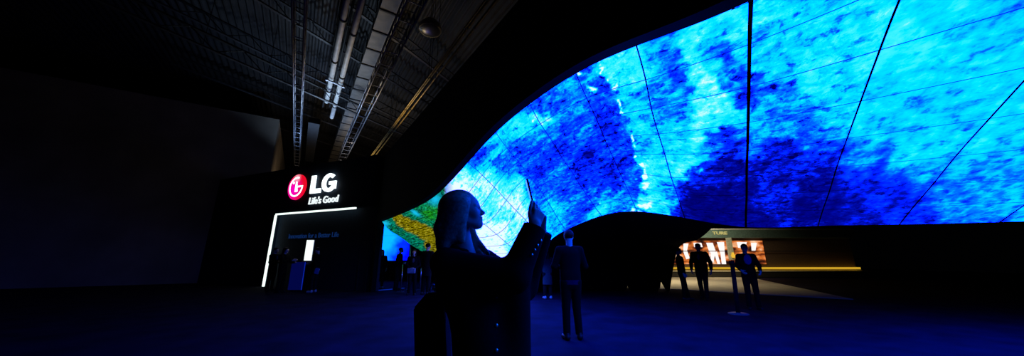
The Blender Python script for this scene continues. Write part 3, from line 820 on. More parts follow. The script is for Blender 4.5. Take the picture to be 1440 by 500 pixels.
# header lettering
def stext(body, p0, p1, yy, m, name='header_lettering'):
    me = text_mesh(body, p1[0] - p0[0], p1[1] - p0[1], .04, .03)
    me.transform(frame_m((p0[0], yy, p0[1]), Vector((1, 0, 0)), Vector((0, 0, 1)), Vector((0, -1, 0)))); return link(name, me, m, shop)
a = sp2(1002, 329.5, -.45); b = sp2(1022, 325.2, -.45)
M_cream = emit('lit_cream_letters', srgb(190, 178, 110), 1.0)
stext('TURE', (a.x, a.z), (b.x, b.z), -.45, M_cream)
# low ledge with yellow strip
z0, z1 = sp2(1020, 389.5).z, sp2(1020, 381).z
bm = BM(); add_box(bm, (xL, -.9, 0.02), (xR, 0.0, sp2(1020, 382, -.9).z), None, .01); obj('ledge', bm, mat('dark_ledge', (0.025, 0.02, 0.016), 0.6), shop)
bm = BM(); add_box(bm, (xL, -.94, sp2(1020, 381.5, -.9).z), (xR, .0, sp2(1020, 380.2, -.9).z)); obj('ledge_top', bm, mat('cream_ledge_top', (0.6, 0.52, 0.36), 0.5), shop)
bm = BM(); add_box(bm, (xL, -.30, sp2(1020, 378.2, -.3).z), (xR, -.0, sp2(1020, 375.4, -.3).z)); obj('yellow_strip', bm, emit('yellow_rail', srgb(205, 160, 40), 1.0), shop)  # yellow counter strip, drawn with its own emission
bm = BM(); add_box(bm, (xL, -.25, sp2(1020, 353.2, -.25).z), (xR, -.2, sp2(1020, 352.3, -.25).z)); obj('hanging_rail', bm, M_dsteel, shop)
# glowing pictures
def lightbox(px0, px1, py0, py1):
    m = _m.get('warm_lightbox')
    if m is None:
        m = bpy.data.materials.new('warm_lightbox'); m.use_nodes = True; nt = m.node_tree; N = nt.nodes; L = nt.links
        N.remove(N['Principled BSDF'])
        tc = N.new('ShaderNodeTexCoord'); mp = N.new('ShaderNodeMapping'); mp.inputs['Scale'].default_value = (.9, 1, 2.2); L.new(tc.outputs['Object'], mp.inputs[0])
        nz = N.new('ShaderNodeTexNoise'); nz.inputs['Scale'].default_value = 1.1; nz.inputs['Detail'].default_value = 3; L.new(mp.outputs[0], nz.inputs['Vector'])
        rp = N.new('ShaderNodeValToRGB'); cr = rp.color_ramp
        cr.elements[0].position = .36; cr.elements[0].color = (*srgb(28, 14, 12), 1); cr.elements[1].position = .68; cr.elements[1].color = (*srgb(255, 205, 160), 1)
        e = cr.elements.new(.46); e.color = (*srgb(120, 52, 24), 1); e = cr.elements.new(.56); e.color = (*srgb(226, 122, 52), 1)
        L.new(nz.outputs['Fac'], rp.inputs[0]); em = N.new('ShaderNodeEmission'); L.new(rp.outputs[0], em.inputs[0]); L.new(em.outputs[0], N['Material Output'].inputs[0])
        _m['warm_lightbox'] = m
    a, b = sp2(px0, py1, -.1), sp2(px1, py0, -.1)
    bm = BM(); add_box(bm, (a.x, -.1, a.z), (b.x, -.02, b.z), None, .01); return obj('picture_panel', bm, m, shop)
lightbox(945, 1024, 338, 371); lightbox(1031, 1072, 338, 371)
E_glow = emit('white_lit_shape', srgb(255, 244, 240), 1.1)
for poly in ([(993,341),(1002,341),(1006,352),(1003,369),(999,369),(1000,356),(996,350)], [(1008,340),(1018,340),(1019,356),(1021,371),(1015,371),(1013,356)],
             [(961,342),(968,342),(966,352),(970,363),(965,364),(961,354)], [(1004,355),(1008,353),(1013,371),(1009,371)],
             [(1036,340),(1050,340),(1048,348),(1038,348)], [(1056,341),(1064,341),(1062,352),(1057,352)], [(975,341),(986,341),(988,347),(976,347)]):
    bm = BM(); P2 = [sp2(x, y, -.1) for x, y in poly]
    add_prism(bm, [(p.x, p.z) for p in P2], 0, .025, frame_m((0, -.1, 0), Vector((1, 0, 0)), Vector((0, 0, 1)), Vector((0, -1, 0))))
    obj('lit_figure', bm, E_glow, shop)
# slanted pale fin
bm = BM(); P2 = [sp2(x, y, -.5) for x, y in ((1020.5, 334), (1028, 333.6), (1033.5, 365), (1025.5, 365))]
add_prism(bm, [(p.x, p.z) for p in P2], 0, .06, frame_m((0, -.46, 0), Vector((1, 0, 0)), Vector((0, 0, 1)), Vector((0, -1, 0))))
obj('slanted_fin', bm, mat('pale_olive_fin', (0.42, 0.42, 0.32), 0.6), shop)
bm = BM(); c = sp2(1029, 352, -.55)
add_lathe(bm, [(.04, -.3), (.10, -.27), (.13, -.12), (.06, 0.0), (.10, .04), (.03, .08)], (c.x, -.62, c.z - .2), 16)
obj('lit_vase', bm, emit('yellow_lit_vase', srgb(240, 190, 60), 1.0), shop)

# ================================================================== ROOF STEELWORK
def along(px0, py0, py1, z):                      # a level run along the roof direction through a pixel, ending at row py1
    p = wz(px0, py0, z); d = A_DIR
    lo_, hi_ = -8.0, 60.0
    for _ in range(50):
        mid = (lo_ + hi_) / 2; y = project(np.array(p + d * mid))[1]
        if y < py1: lo_ = mid
        else: hi_ = mid
    return p, p + d * lo_
def pipe(px0, py0, py1, z, r, m, label, group, name='roof_pipe', clamps=True, back=5.0):
    a, b = along(px0, py0, py1, z); a = a - A_DIR * back
    t = thing(name, label, 'pipe', tuple(a), 0, group); L = (b - a)
    bm = BM(); add_rod(bm, (0, 0, 0), L, r, seg=14); obj('pipe_run', bm, m, t, True)
    if clamps:
        n = max(2, int(L.length / 3))
        for i in range(n):
            bm = BM(); c = L * ((i + .5) / n); add_rod(bm, c - A_DIR * .04, c + A_DIR * .04, r * 1.3, seg=14); obj('coupling', bm, M_dsteel, t, True)
        for i in range(0, n, 2):
            c = L * ((i + .5) / n); bm = BM(); add_rod(bm, c, c + Vector((0, 0, CEIL - z)), .012, seg=6); obj('hanger_rod', bm, M_dsteel, t)
    return t
pipe(480, 38, 143, 9.6, .105, M_pipe, 'left one of two fat pale pipes under the roof', 'pale roof pipes')
pipe(499, 38, 165, 9.6, .105, M_pipe, 'right one of two fat pale pipes, running past the clamp end', 'pale roof pipes')
pipe(474, 38, 150, 9.9, .04, M_dsteel, 'thin dark pipe left of the fat pale pipes', 'thin dark roof pipes')
pipe(489, 38, 150, 9.9, .04, M_dsteel, 'thin dark pipe between the fat pale pipes', 'thin dark roof pipes')
for i, (x, lb, rr) in enumerate(((654.5, 'leftmost long brass conduit beside the black fascia', .025), (658.5, 'middle long brass conduit beside the black fascia', .03), (668, 'rightmost long brass conduit hugging the black fascia edge', .03))):
    pipe(x, 38, 218, 8.2, rr, M_cond, lb, 'brass conduits along the fascia', 'roof_conduit')
# clamp bar across the fat pipes
a = wz(460, 112, 9.4); b = wz(483, 122, 9.4)
t = thing('pipe_bracket', 'pale blue bracket across the two fat pipes', 'bracket', tuple(a))
bm = BM(); add_bar(bm, (0, 0, 0), b - a, .07, .05); obj('crossbar', bm, M_truss, t)
for c in (Vector((0, 0, 0)), b - a):
    bm = BM(); add_rod(bm, c, c + Vector((0, 0, CEIL - 9.4)), .02, seg=8); obj('drop_rod', bm, M_truss, t)
    bm = BM(); add_box(bm, c - Vector((.07, .07, .05)), c + Vector((.07, .07, .05)), None, .02); obj('clamp', bm, M_truss, t)

def ladder(pxa, pxb, py0, py1, z, label, step=.9, back=4.0, depth=.45):
    a0, a1 = along(pxa, py0, py1, z); b0, b1 = along(pxb, py0, py1, z)
    a0 = a0 - A_DIR * back; b0 = b0 - A_DIR * back
    L = min((a1 - a0).length, (b1 - b0).length); W = (b0 - a0).dot(FN); W = abs(W)
    t = thing('ceiling_truss', label, 'truss', tuple(a0), 0, 'aluminium trusses')
    bo = FN * W * (1 if (b0 - a0).dot(FN) > 0 else -1); up = Vector((0, 0, depth))
    for o in (Vector((0, 0, 0)), bo, up, bo + up):
        bm = BM(); add_rod(bm, o, o + A_DIR * L, .03, seg=10); obj('chord', bm, M_truss, t, True)
    n = int(L / step); bm2 = BM()
    for i in range(n + 1):
        s = A_DIR * (i * L / n); s2 = A_DIR * (min(i + 1, n) * L / n)
        bm = BM(); add_rod(bm, s, s + bo, .018, seg=8); obj('rung', bm, M_truss, t); add_rod(bm2, s + up, s + up + bo, .018, seg=8)
        add_rod(bm2, s, s + up, .014, seg=6); add_rod(bm2, s + bo, s + bo + up, .014, seg=6)
        if i < n: add_rod(bm2, s + up, s2, .014, seg=6); add_rod(bm2, s + bo + up, s2 + bo, .014, seg=6)
    obj('lacing', bm2, M_dsteel, t)
    for i in (1, n // 2, n - 1):
        s = A_DIR * (i * L / n) + bo * .5 + up; bm = BM(); add_rod(bm, s, s + Vector((0, 0, CEIL - z - depth)), .01, seg=6); obj('hoist_cable', bm, M_dsteel, t)
    return t
ladder(412.5, 424.5, 130, 232, 8.4, 'ladder truss at the far left, bluish, above the lit emblem', back=9)
ladder(508, 524, 150, 236, 8.6, 'ladder truss in the middle of the roof beside the grey duct', back=10)

# big flat duct
def slab(pxa, pxb, py0, py1, z, hgt, label, name='air_duct', cat='duct', m=M_duct, seams=True, back=6.0):
    a0, a1 = along(pxa, py0, py1, z); b0, _ = along(pxb, py0, py1, z)
    a0 = a0 - A_DIR * back; L = (a1 - a0).length; W = (b0 - a0).dot(FN)
    t = thing(name, label, cat, tuple(a0))
    Mx = frame_m((0, 0, 0), A_DIR, FN, Vector((0, 0, 1)))
    bm = BM(); add_box(bm, (0, min(0, W), 0), (L, max(0, W), hgt), Mx); obj('casing', bm, m, t)
    if seams:
        n = int(L / 1.3)
        for i in range(1, n): bm = BM(); s = i * L / n; add_box(bm, (s - .035, min(0, W) - .03, -.04), (s + .035, max(0, W) + .03, hgt), Mx); obj('joint_flange', bm, M_dsteel, t)
    for i in (0.2, .5, .8):
        bm = BM(); add_box(bm, (L * i - .02, W * .1, hgt), (L * i + .02, W * .1 + .04, CEIL - z), Mx); obj('hanger_strap', bm, M_dsteel, t)
    return t
slab(481, 499.5, 170, 232, 10.2, .5, 'long flat grey brown duct with dark joints left of the middle truss', back=16)
slab(432, 447, 190, 226, 9.2, .35, 'short dark duct section beside the far left truss', m=M_dsteel, seams=False, back=2.5)
# roof joists across (about sixty degrees to the deck ribs)
CD = Vector((0.462, 0.887, 0)).normalized()
def joist(px, py, z, la, lb, label, hgt=.55, m=M_dsteel):
    p = wz(px, py, z); a = p - CD * la; b = p + CD * lb
    t = thing('roof_joist', label, 'joist', tuple(a), 0, 'open web roof joists'); L = (b - a)
    bm = BM(); add_bar(bm, (0, 0, 0), L, .13, .06); obj('bottom_chord', bm, M_joist, t)
    bm = BM(); add_bar(bm, Vector((0, 0, hgt)), L + Vector((0, 0, hgt)), .13, .06); obj('top_chord', bm, M_dsteel, t)
    n = max(4, int(L.length / .8)); bm = BM()
    for i in range(n):
        s = L * (i / n); e = L * ((i + 1) / n); u = Vector((0, 0, hgt))
        if i % 2: add_rod(bm, s + u, e, .02, seg=6)
        else: add_rod(bm, s, e + u, .02, seg=6)
    obj('web', bm, M_dsteel, t)
for px, py, z, la, lb, lb_ in ((440, 133, 9.0, 12, 16, 'roof joist crossing just above the far left ladder truss'), (470, 205, 10.9, 10, 14, 'roof joist crossing low behind the grey duct end'),
                               (560, 120, 10.9, 14, 12, 'roof joist crossing right of the middle truss'), (545, 160, 10.9, 14, 10, 'roof joist crossing between middle truss and brass conduits'),
                               (560, 60, 10.9, 14, 12, 'nearest roof joist, crossing high by the round lamp'), (520, 195, 10.9, 12, 10, 'roof joist crossing behind the far end of the middle truss')):
    joist(px, py, z, la, lb, lb_)
# pale cross pipe at the left
a = wz(382, 107, 9.2) - CD * 5; b = wz(456, 140, 9.2)
t = thing('cross_pipe', 'slim pale pipe slanting across the roof from the left edge', 'pipe', tuple(a))
bm = BM(); add_rod(bm, (0, 0, 0), b - a, .05, seg=10); obj('pipe_run', bm, M_pipe, t, True)
for k in (.35, .65, .92):
    c = (b - a) * k; bm = BM(); add_rod(bm, c, c + Vector((0, 0, CEIL - 9.2)), .012, seg=6); obj('hanger_rod', bm, M_dsteel, t)
# round high-bay lamp
c = wz(605, 43, 9.6)
t = thing('high_bay_lamp', 'round domed lamp hanging from the dark roof', 'lamp', tuple(c))
bm = BM(); add_lathe(bm, [(.40, .0), (.42, .03), (.38, .22), (.22, .42), (.1, .5)], (0, 0, 0), 28); obj('reflector', bm, mat('cream_enamel', (0.30, 0.26, 0.16), .4), t, True)
bm = BM(); add_lathe(bm, [(.02, -.06), (.2, -.05), (.36, -.01), (.39, .012)], (0, 0, 0), 28); obj('diffuser', bm, mat('unlit_lens', (0.03, 0.03, 0.04), .3), t, True)
bm = BM(); add_rod(bm, (0, 0, .5), (0, 0, CEIL - c.z), .015, seg=8); obj('hanging_rod', bm, M_dsteel, t)
# ================================================================== STANCHIONS
def stanchion(px, Y, top_py, label, lean=0.0):
    base = wp(px, 400, Y); t = thing('stanchion', label, 'stanchion', (base.x, Y, 0), 0, 'queue posts')
    zt = wp(px, top_py, Y).z
    bm = BM(); add_lathe(bm, [(.17, 0), (.17, .012), (.14, .03), (.04, .045)], (0, 0, 0), 24); obj('base', bm, M_dsteel, t)
    bm = BM(); add_rod(bm, (0, 0, .04), (lean, 0, zt), .025, seg=14); obj('post', bm, M_chrome, t, True)
    bm = BM(); add_rod(bm, (lean, 0, zt - .02), (lean * 1.03, 0, zt + .05), .035, seg=14); obj('belt_head', bm, M_black, t, True)
    return t, Vector((base.x + lean, Y, zt))
s1, h1 = stanchion(564, 13.2, 369.5, 'chrome queue post left of the tall pole in the passage')
s2, h2 = stanchion(591, 14.0, 368, 'chrome queue post right of the tall pole, beside the dark figure')
bm = BM(); add_bar(bm, h1 + (h2 - h1).normalized() * .055, h2 - (h2 - h1).normalized() * .055, .005, .05)
tag(obj('queue_belt', bm, mat('blue_belt_webbing', (0.02, 0.03, 0.12), .8)), 'dark blue belt stretched between the two queue posts', 'belt')
# tall slim pole
b0 = wp(573, 404, 14.0); t = thing('light_pole', 'tall slim pale pole standing among the people in the passage', 'pole', (b0.x, 14.0, 0))
zt = wp(573, 342, 14.0).z
bm = BM(); add_rod(bm, (0, 0, .03), (0, 0, zt), .028, seg=12); obj('pole', bm, mat('pale_pole_paint', (0.75, 0.77, 0.8), .5), t, True)
bm = BM(); add_lathe(bm, [(.16, 0), (.16, .015), (.05, .035)], (0, 0, 0), 20); obj('base', bm, M_dsteel, t)
bm = BM(); add_lathe(bm, [(.022, 0), (.03, .01), (.03, .05), (.01, .07)], (0, 0, zt), 14); obj('cap', bm, M_dsteel, t)
# tall dark post at the right by the walker
p0 = wp(1037, 432, 8.25); ph = wp(1031, 372, 8.25)
t = thing('barrier_post', 'leaning dark barrier post on a flat base at the right', 'post', (p0.x, 8.25, 0))
bm = BM(); add_lathe(bm, [(.22, 0), (.22, .01), (.17, .025), (.05, .035)], (0, 0, 0), 28); obj('base', bm, mat('pale_steel_plate', (0.3, 0.3, 0.34), .35, .6), t)
bm = BM(); add_rod(bm, (0, 0, .03), (ph.x - p0.x - .02, 0, ph.z), .048, seg=16); obj('post', bm, M_black, t, True)
bm = BM(); hx = ph.x - p0.x - .02; add_rod(bm, (hx, 0, ph.z), (hx - .012, 0, ph.z + .1), .062, seg=16); obj('belt_head', bm, M_black, t, True)
# blue light line on the floor of the passage
a = wz(533, 407.5, .012); b = wz(568, 404.5, .012)
bm = BM(); add_bar(bm, a + Vector((0, 0, -.004)), b + Vector((0, 0, -.004)), .10, .016); tag(obj('floor_light_line', bm, emit('blue_floor_line', srgb(10, 40, 150), 1.0)), 'thin blue light line across the passage floor', 'light')

# ================================================================== PEOPLE
def V3(*a): return np.array(a, float)
def basis_from(f, u):
    f = np.array(f, float); f /= np.linalg.norm(f); u = np.array(u, float); u -= f * (u @ f); u /= np.linalg.norm(u)
    l = np.cross(u, f); return np.stack([f, l, u], 1)          # columns: forward, left, up
def head_prims(F, O, B, s=1.0, female=False, fine=True):
    """O is the level of the chin bottom on the head axis, B columns forward/left/up."""
    P = lambda x, y, z: O + B @ (np.array((x, y, z)) * s)
    e = lambda c, r, k=.012, op='u': F.ell(P(*c), np.array(r) * s, k * s, B, op)
    c = lambda a, b, r1, r2, k=.012, op='u': F.cap(P(*a), P(*b), r1 * s, r2 * s, k * s, op=op)
    jw = .046 if female else .052
    e((-.012, 0, .142), (.094, .073, .078), .01)
    e((.040, 0, .115), (.056, .060, .062), .03)
    c((.035, 0, .085), (.066, 0, .035), .048, .030, .03)
    for sd in (1, -1):
        c((-.012, sd * .052, .07), (.058, sd * .018, .022), .016, .016, .025)
        e((.062, sd * .036, .082), (.022, .022, .022), .02)
    e((.076, 0, .020), (.017, .018, .014), .012)
    if fine:
        c((.084, 0, .118), (.108, 0, .080), .0075, .0095, .008)
        e((.107, 0, .078), (.0115, .0105, .0095), .005)
        for sd in (1, -1):
            e((.098, sd * .012, .074), (.010, .007, .0075), .005)
            e((.086, sd * .030, .107), (.016, .017, .010), .010, 's')
            e((.074, sd * .030, .106), (.0125, .0125, .0125), .003)
            c((.088, sd * .012, .119), (.076, sd * .048, .121), .008, .006, .010)
            e((-.006, sd * .077, .098), (.018, .007, .030), .005)
        e((.0905, 0, .057), (.0115, .022, .0058), .004)
        e((.0885, 0, .046), (.0115, .019, .0065), .004)
        e((.104, 0, .0515), (.008, .020, .0016), .002, 's')
    else:
        c((.084, 0, .118), (.108, 0, .078), .010, .013, .01)
        for sd in (1, -1): e((-.006, sd * .077, .098), (.018, .010, .030), .005)
        e((.088, 0, .052), (.012, .022, .010), .008)
def hand_prims(F, W, d, n, side, s=1.0, curl=0.5, fr=.0082, curls=None, thumb=None):
    """W wrist, d towards the fingers, n out of the back of the hand, side +1 when the thumb lies along +cross(d, n)."""
    d = np.array(d, float); d /= np.linalg.norm(d); n = np.array(n, float); n -= d * (n @ d); n /= np.linalg.norm(n)
    t = np.cross(d, n) * side
    P = lambda a, b, c: W + (d * a + t * b + n * c) * s
    for b in (-.026, -.009, .009, .026):
        F.cap(P(.012, b * .7, 0), P(.085 - abs(b - .006) * .25, b, 0), .0125 * s, .0115 * s, .008 * s)
    F.cap(P(-.01, 0, 0), P(.02, 0, 0), .024 * s, .024 * s, .012 * s, sc=(1, 1, 1))
    lens = ((.030, .042, .024, .018, .88), (.010, .046, .028, .020, 1.0), (-.010, .043, .026, .019, .97), (-.028, .034, .020, .017, .84))
    for i, (b, l1, l2, l3, q) in enumerate(lens):
        c = curl if curls is None else curls[i]
        p = P(.088 - abs(b - .006) * .3, b, 0); ang = 0; prev = p
        for l, a, r in ((l1, 1.0, fr), (l2, 1.15, fr * .92), (l3, .8, fr * .82)):
            ang += c * a
            q2 = prev + (d * math.cos(ang) - n * math.sin(ang)) * l * s
            F.cap(prev, q2, r * s * 1.04, r * s * .96, .002 * s); prev = q2
    # thumb leaves the side of the palm near its base
    if thumb is None: thumb = (.75, .62, -.35)
    a = P(.022, .024, -.006); b = a + (d * thumb[0] + t * thumb[1] + n * thumb[2]) * .040 * s
    c = b + (d * (thumb[0] + .25) + t * (thumb[1] - .30) + n * thumb[2]) * .034 * s; e = c + (d * (thumb[0] + .35) + t * (thumb[1] - .45) + n * (thumb[2] - .1)) * .026 * s
    F.cap(a, b, .0135 * s, .0115 * s, .008 * s); F.cap(b, c, .0110 * s, .0098 * s, .003 * s); F.cap(c, e, .0096 * s, .008 * s, .003 * s)

def person(label, x, y, yaw, H=1.74, arms=None, legs=None, res=.012, jacket=0, pants=2, hair='short', lean=0.0, group=None,
           head_turn=0.0, head_pitch=0.0, jhem=.86, shoe=None, bulk=1.0, hair_m=None, fine=False, shirt=None, shirt_w=1.0, backpack=None, hem_m=None):
    s = H / 1.75
    root = thing('person', label, 'person', (x, y, 0), yaw, group)
    T = lambda p: V3(*p) * s
    hip = V3(0, 0, .93); ch = V3(lean * .5, 0, 1.27); nk = V3(lean * .8, 0, 1.475)
    legs = legs or (((.02, .10, .50), (-.01, .11, .085)), ((.02, -.10, .50), (-.01, -.11, .085)))
    arms = arms or (((-.03, .25, 1.14), (.06, .24, .90)), ((-.03, -.25, 1.14), (.06, -.24, .90)))
    sh = [V3(lean * .65, .175 * bulk, 1.415), V3(lean * .65, -.175 * bulk, 1.415)]
    HO = V3(lean * .95 + .012, 0, 1.535)
    ct, st = math.cos(head_turn), math.sin(head_turn); cpp, spp = math.cos(head_pitch), math.sin(head_pitch)
    Bh = basis_from((ct * cpp, st * cpp, spp), (-ct * spp, -st * spp, cpp))
    # --- body
    F = Field(res)
    head_prims(F, T(HO), Bh, s, fine=fine)
    F.cap(T(HO + Bh @ V3(-.03, 0, .07)), T(nk + V3(-.015, 0, -.04)), .052 * s, .058 * s, .02)
    F.cap(T(nk - V3(0, 0, .12)), T(hip), .105 * s, .11 * s, .04, sc=(1.15, .8, 1))
    for i in (0, 1):
        el, wr = V3(*arms[i][0]), V3(*arms[i][1]); kn, an = V3(*legs[i][0]), V3(*legs[i][1])
        F.cap(T(sh[i]), T(el), .045 * s, .036 * s, .03); F.cap(T(el), T(wr), .036 * s, .025 * s, .015)
        F.cap(T(hip + V3(0, .09 * (1 - 2 * i), -.02)), T(kn), .075 * s, .05 * s, .03); F.cap(T(kn), T(an), .048 * s, .034 * s, .015)
        foot = V3(an[0] + .10, an[1] + .02 * (1 - 2 * i), .045 + max(0, an[2] - .085)); F.cap(T(an - V3(.02, 0, .03)), T(foot), .032 * s, .024 * s, .01)
        d = wr - el; d /= np.linalg.norm(d)
        nrm = arms[i][2] if len(arms[i]) > 2 else (0, (1 - 2 * i), 0)
        sd = 1 if np.cross(d, np.array(nrm, float)) @ V3(1, 0, .3) >= 0 else -1
        hand_prims(F, T(wr + d * .012), d, nrm, sd, s * 1.05, .42, fr=.0085 if res < .01 else .0105)
    fmesh('body', F, M_skin, root)
    # --- trousers
    F = Field(res)
    F.cap(T(hip + V3(0, 0, .06)), T(hip + V3(0, 0, -.06)), .125 * s, .13 * s, .03, sc=(1.1, .82, 1))
    for i in (0, 1):
        kn, an = V3(*legs[i][0]), V3(*legs[i][1]); g = (an - kn); g /= np.linalg.norm(g)
        F.cap(T(hip + V3(0, .085 * (1 - 2 * i), -.04)), T(kn), .100 * s, .070 * s, .03); F.cap(T(kn), T(an + g * .03), .069 * s, .058 * s, .02)
        F.cutbox(T(an + g * .0 + V3(0, 0, -.005)), g, T(an + g * .04), .12)
    F.cut(T(hip + V3(0, 0, .10)), (0, 0, 1))
    fmesh('trousers', F, M_cloth[pants], root)
    # --- jacket
    F = Field(res); b = bulk
    F.cap(T(ch + V3(lean * .1, 0, .08)), T(V3(0, 0, 1.02)), .150 * s * b, .135 * s * b, .03, sc=(1.12, .80, 1))
    F.cap(T(V3(0, 0, 1.02)), T(V3(0, 0, jhem - .1)), .135 * s * b, .150 * s * b, .03, sc=(1.1, .80, 1))
    for i in (0, 1):
        el, wr = V3(*arms[i][0]), V3(*arms[i][1]); d = wr - el; d /= np.linalg.norm(d)
        F.cap(T(nk + V3(-.015, .05 * (1 - 2 * i), -.045)), T(sh[i]), .062 * s * b, .066 * s * b, .03)
    F.cut(T(V3(0, 0, jhem)), (0, 0, -1))
    F.cut(T(nk + V3(-.02, 0, .035)), (.35, 0, 1))
    for i in (0, 1):
        el, wr = V3(*arms[i][0]), V3(*arms[i][1]); d = wr - el; d /= np.linalg.norm(d)
        F.cap(T(sh[i]), T(el), .070 * s * b, .056 * s * b, .03); F.cap(T(el), T(wr), .056 * s * b, .042 * s * b, .02)
        F.cutbox(T(wr - d * .005), d, T(wr + d * .03), .075)
    fmesh('jacket', F, M_cloth[jacket], root)
    if hem_m is not None:
        F = Field(res); F.cap(T(V3(0, 0, jhem + .05)), T(V3(0, 0, jhem - .14)), .139 * s * b, .137 * s * b, .03, sc=(1.1, .80, 1))
        F.cut(T(V3(0, 0, jhem - .08)), (0, 0, -1)); F.cut(T(V3(0, 0, jhem + .02)), (0, 0, 1)); fmesh('shirt_hem', F, hem_m, root)
    if shirt is not None:
        F = Field(res); F.ell(T(V3(lean * .6 + .112 * b, 0, 1.33)), (.035 * s, .055 * s * shirt_w, .10 * s * (shirt_w * .7 + .3))); fmesh('shirt_front', F, shirt, root)
    # --- shoes
    for i in (0, 1):
        an = V3(*legs[i][1]); up = max(0, an[2] - .085)
        F = Field(max(.008, res * .7)); F.cap(T(V3(an[0] - .035, an[1], .045 + up)), T(V3(an[0] + .13, an[1] + .025 * (1 - 2 * i), .036 + up)), .047 * s, .038 * s, .02)
        F.cap(T(V3(an[0] - .02, an[1], .05 + up)), T(V3(an[0] - .02, an[1], .10 + up)), .045 * s, .043 * s, .02)
        F.cut((0, 0, .001 + up * s), (0, 0, -1)); F.cut((0, 0, (.115 + up) * s), (0, 0, 1)); fmesh('shoe', F, shoe or M_shoe, root)
    # --- hair
    F = Field(max(.008, res * .8)); O = T(HO); P = lambda a, b_, c: O + Bh @ (V3(a, b_, c) * s)
    F.ell(P(-.016, 0, .148), V3(.104, .083, .087) * s, .01, Bh)
    if hair == 'long':
        for yy in (-.05, -.02, .02, .05):
            F.cap(P(-.05, yy, .14), P(-.085, yy * 1.1, -.10), .045 * s, .035 * s, .03)
        for sd in (1, -1): F.cap(P(.0, sd * .068, .13), P(-.02, sd * .078, -.06), .026 * s, .02 * s, .02)
    elif hair == 'bun':
        F.ell(P(-.11, 0, .19), V3(.04, .04, .04) * s, .02, Bh)
    elif hair == 'cap':
        F.cap(P(.05, 0, .185), P(.13, 0, .175), .03 * s, .02 * s, .02)
    F.ell(P(.085, 0, .085), V3(.075, .085, .088) * s, .008, Bh, 's')
    if hair != 'long': F.cut(P(-.05, 0, .055), Bh @ V3(.45, 0, -1))
    fmesh('hair', F, hair_m or M_hair, root)
    return root, T

D = math.radians
# left group by the kiosk
def px_xy(px, Y): p = wp(px, 362.4, Y); return p.x, Y
def feetY(py): return wz(720, py, 0).y
person('person in dark jacket and blue shirt at the left edge, facing the kiosk', *px_xy(386, 13.9), D(-8), 1.72, jacket=1, pants=0, shirt=M_cloth[3],
       arms=(((.05, .24, 1.15), (.27, .10, 1.14)), ((.05, -.24, 1.15), (.27, -.06, 1.18))), head_pitch=-.15)
person('person in black left of the kiosk, reaching towards the white display', *px_xy(400, 13.2), D(-6), 1.70, jacket=0, pants=0, hair='long',
       arms=(((.12, .24, 1.17), (.36, .14, 1.16)), ((.16, -.22, 1.18), (.43, -.08, 1.24))), head_pitch=-.1)
person('person in black right of the kiosk with a pale blue folder at the hip', *px_xy(446, 13.2), D(172), 1.71, jacket=0, pants=2, hair='short',
       arms=(((-.14, .27, 1.16), (-.24, .28, .93)), ((.12, -.24, 1.17), (.33, -.12, 1.12))), head_pitch=-.15, shoe=M_white)
_x, _y = px_xy(446, 13.2); pf = Vector((_x, _y, 0)) + Matrix.Rotation(D(172), 3, 'Z') @ Vector((-.30, .285, .86)) * .977
# folder held in the hand on the right
t = thing('folder', 'pale blue folder held at the hip of the person right of the kiosk', 'folder', tuple(pf))
bm = BM(); add_box(bm, (-.08, -.012, -.13), (.08, .012, .09), Matrix.Rotation(.2, 4, 'Y'), .004); obj('cover', bm, mat('pale_blue_card', (0.10, 0.22, 0.5), .5), t)
bm = BM(); add_box(bm, (-.075, -.008, -.125), (.086, .008, .085), Matrix.Rotation(.2, 4, 'Y')); obj('pages', bm, M_white, t)
# passage group
person('person with long hair standing at the left side of the passage', *px_xy(537, 15.0), D(-60), 1.66, jacket=1, pants=1, hair='long', shoe=M_white)
person('person leaning forward beside the left queue post', *px_xy(560, 14.4), D(0), 1.74, jacket=0, pants=1, hair='short', lean=.10,
       arms=(((.08, .24, 1.16), (.30, .16, 1.10)), ((.08, -.24, 1.16), (.30, -.16, 1.10))))
person('person carrying a pale bag in front, between the queue posts', *px_xy(582, 12.3), D(-80), 1.60, jacket=0, pants=0, hair='long', shirt=M_cloth[4],
       arms=(((.03, .25, 1.13), (.20, .10, 1.02)), ((.03, -.25, 1.13), (.20, -.08, 1.02))))
bx, by = px_xy(582, 12.3)
t = thing('shoulder_pouch', 'pale grey pouch carried in front by the person between the queue posts', 'bag', (bx + .055, by - .37, .86))
bm = BM(); add_box(bm, (-.14, -.05, -.09), (.14, .05, .09), None, .03); obj('pouch_body', bm, mat('grey_canvas', (0.16, 0.18, 0.22), .8), t)
bm = BM(); add_tube(bm, [(-.13, 0, .08), (-.11, 0, .13), (0, 0, .16), (.11, 0, .13), (.13, 0, .08)], .01); obj('strap', bm, M_cloth[0], t)
person('tall person in dark coat standing against the green shore picture', *px_xy(601, 12.4), D(70), 1.84, jacket=0, pants=0, hair='short', jhem=.62)
# person seen behind the back-turned man
person('person in blue grey coat left of the man seen from behind', *px_xy(769, 11.2), D(100), 1.56, jacket=4, pants=2, hair='long', jhem=.50,
       arms=(((.10, .22, 1.20), (.30, .10, 1.38)), ((.10, -.22, 1.20), (.30, -.10, 1.38))), shoe=M_white)
# man seen from behind
mx, my = px_xy(801, 5.75)
person('man seen from behind with arms bent in front, standing below the canopy edge', mx, my, D(97), 1.77, jacket=0, pants=0, hair='short', res=.009, fine=True, jhem=.93,
       arms=(((.02, .27, 1.15), (.25, .10, 1.13), (.3, .5, .8)), ((.02, -.27, 1.15), (.25, -.08, 1.17), (.3, -.5, .8))), hem_m=M_cloth[5],
       legs=(((.02, .09, .50), (-.01, .10, .085)), ((.02, -.09, .50), (.0, -.11, .085))))
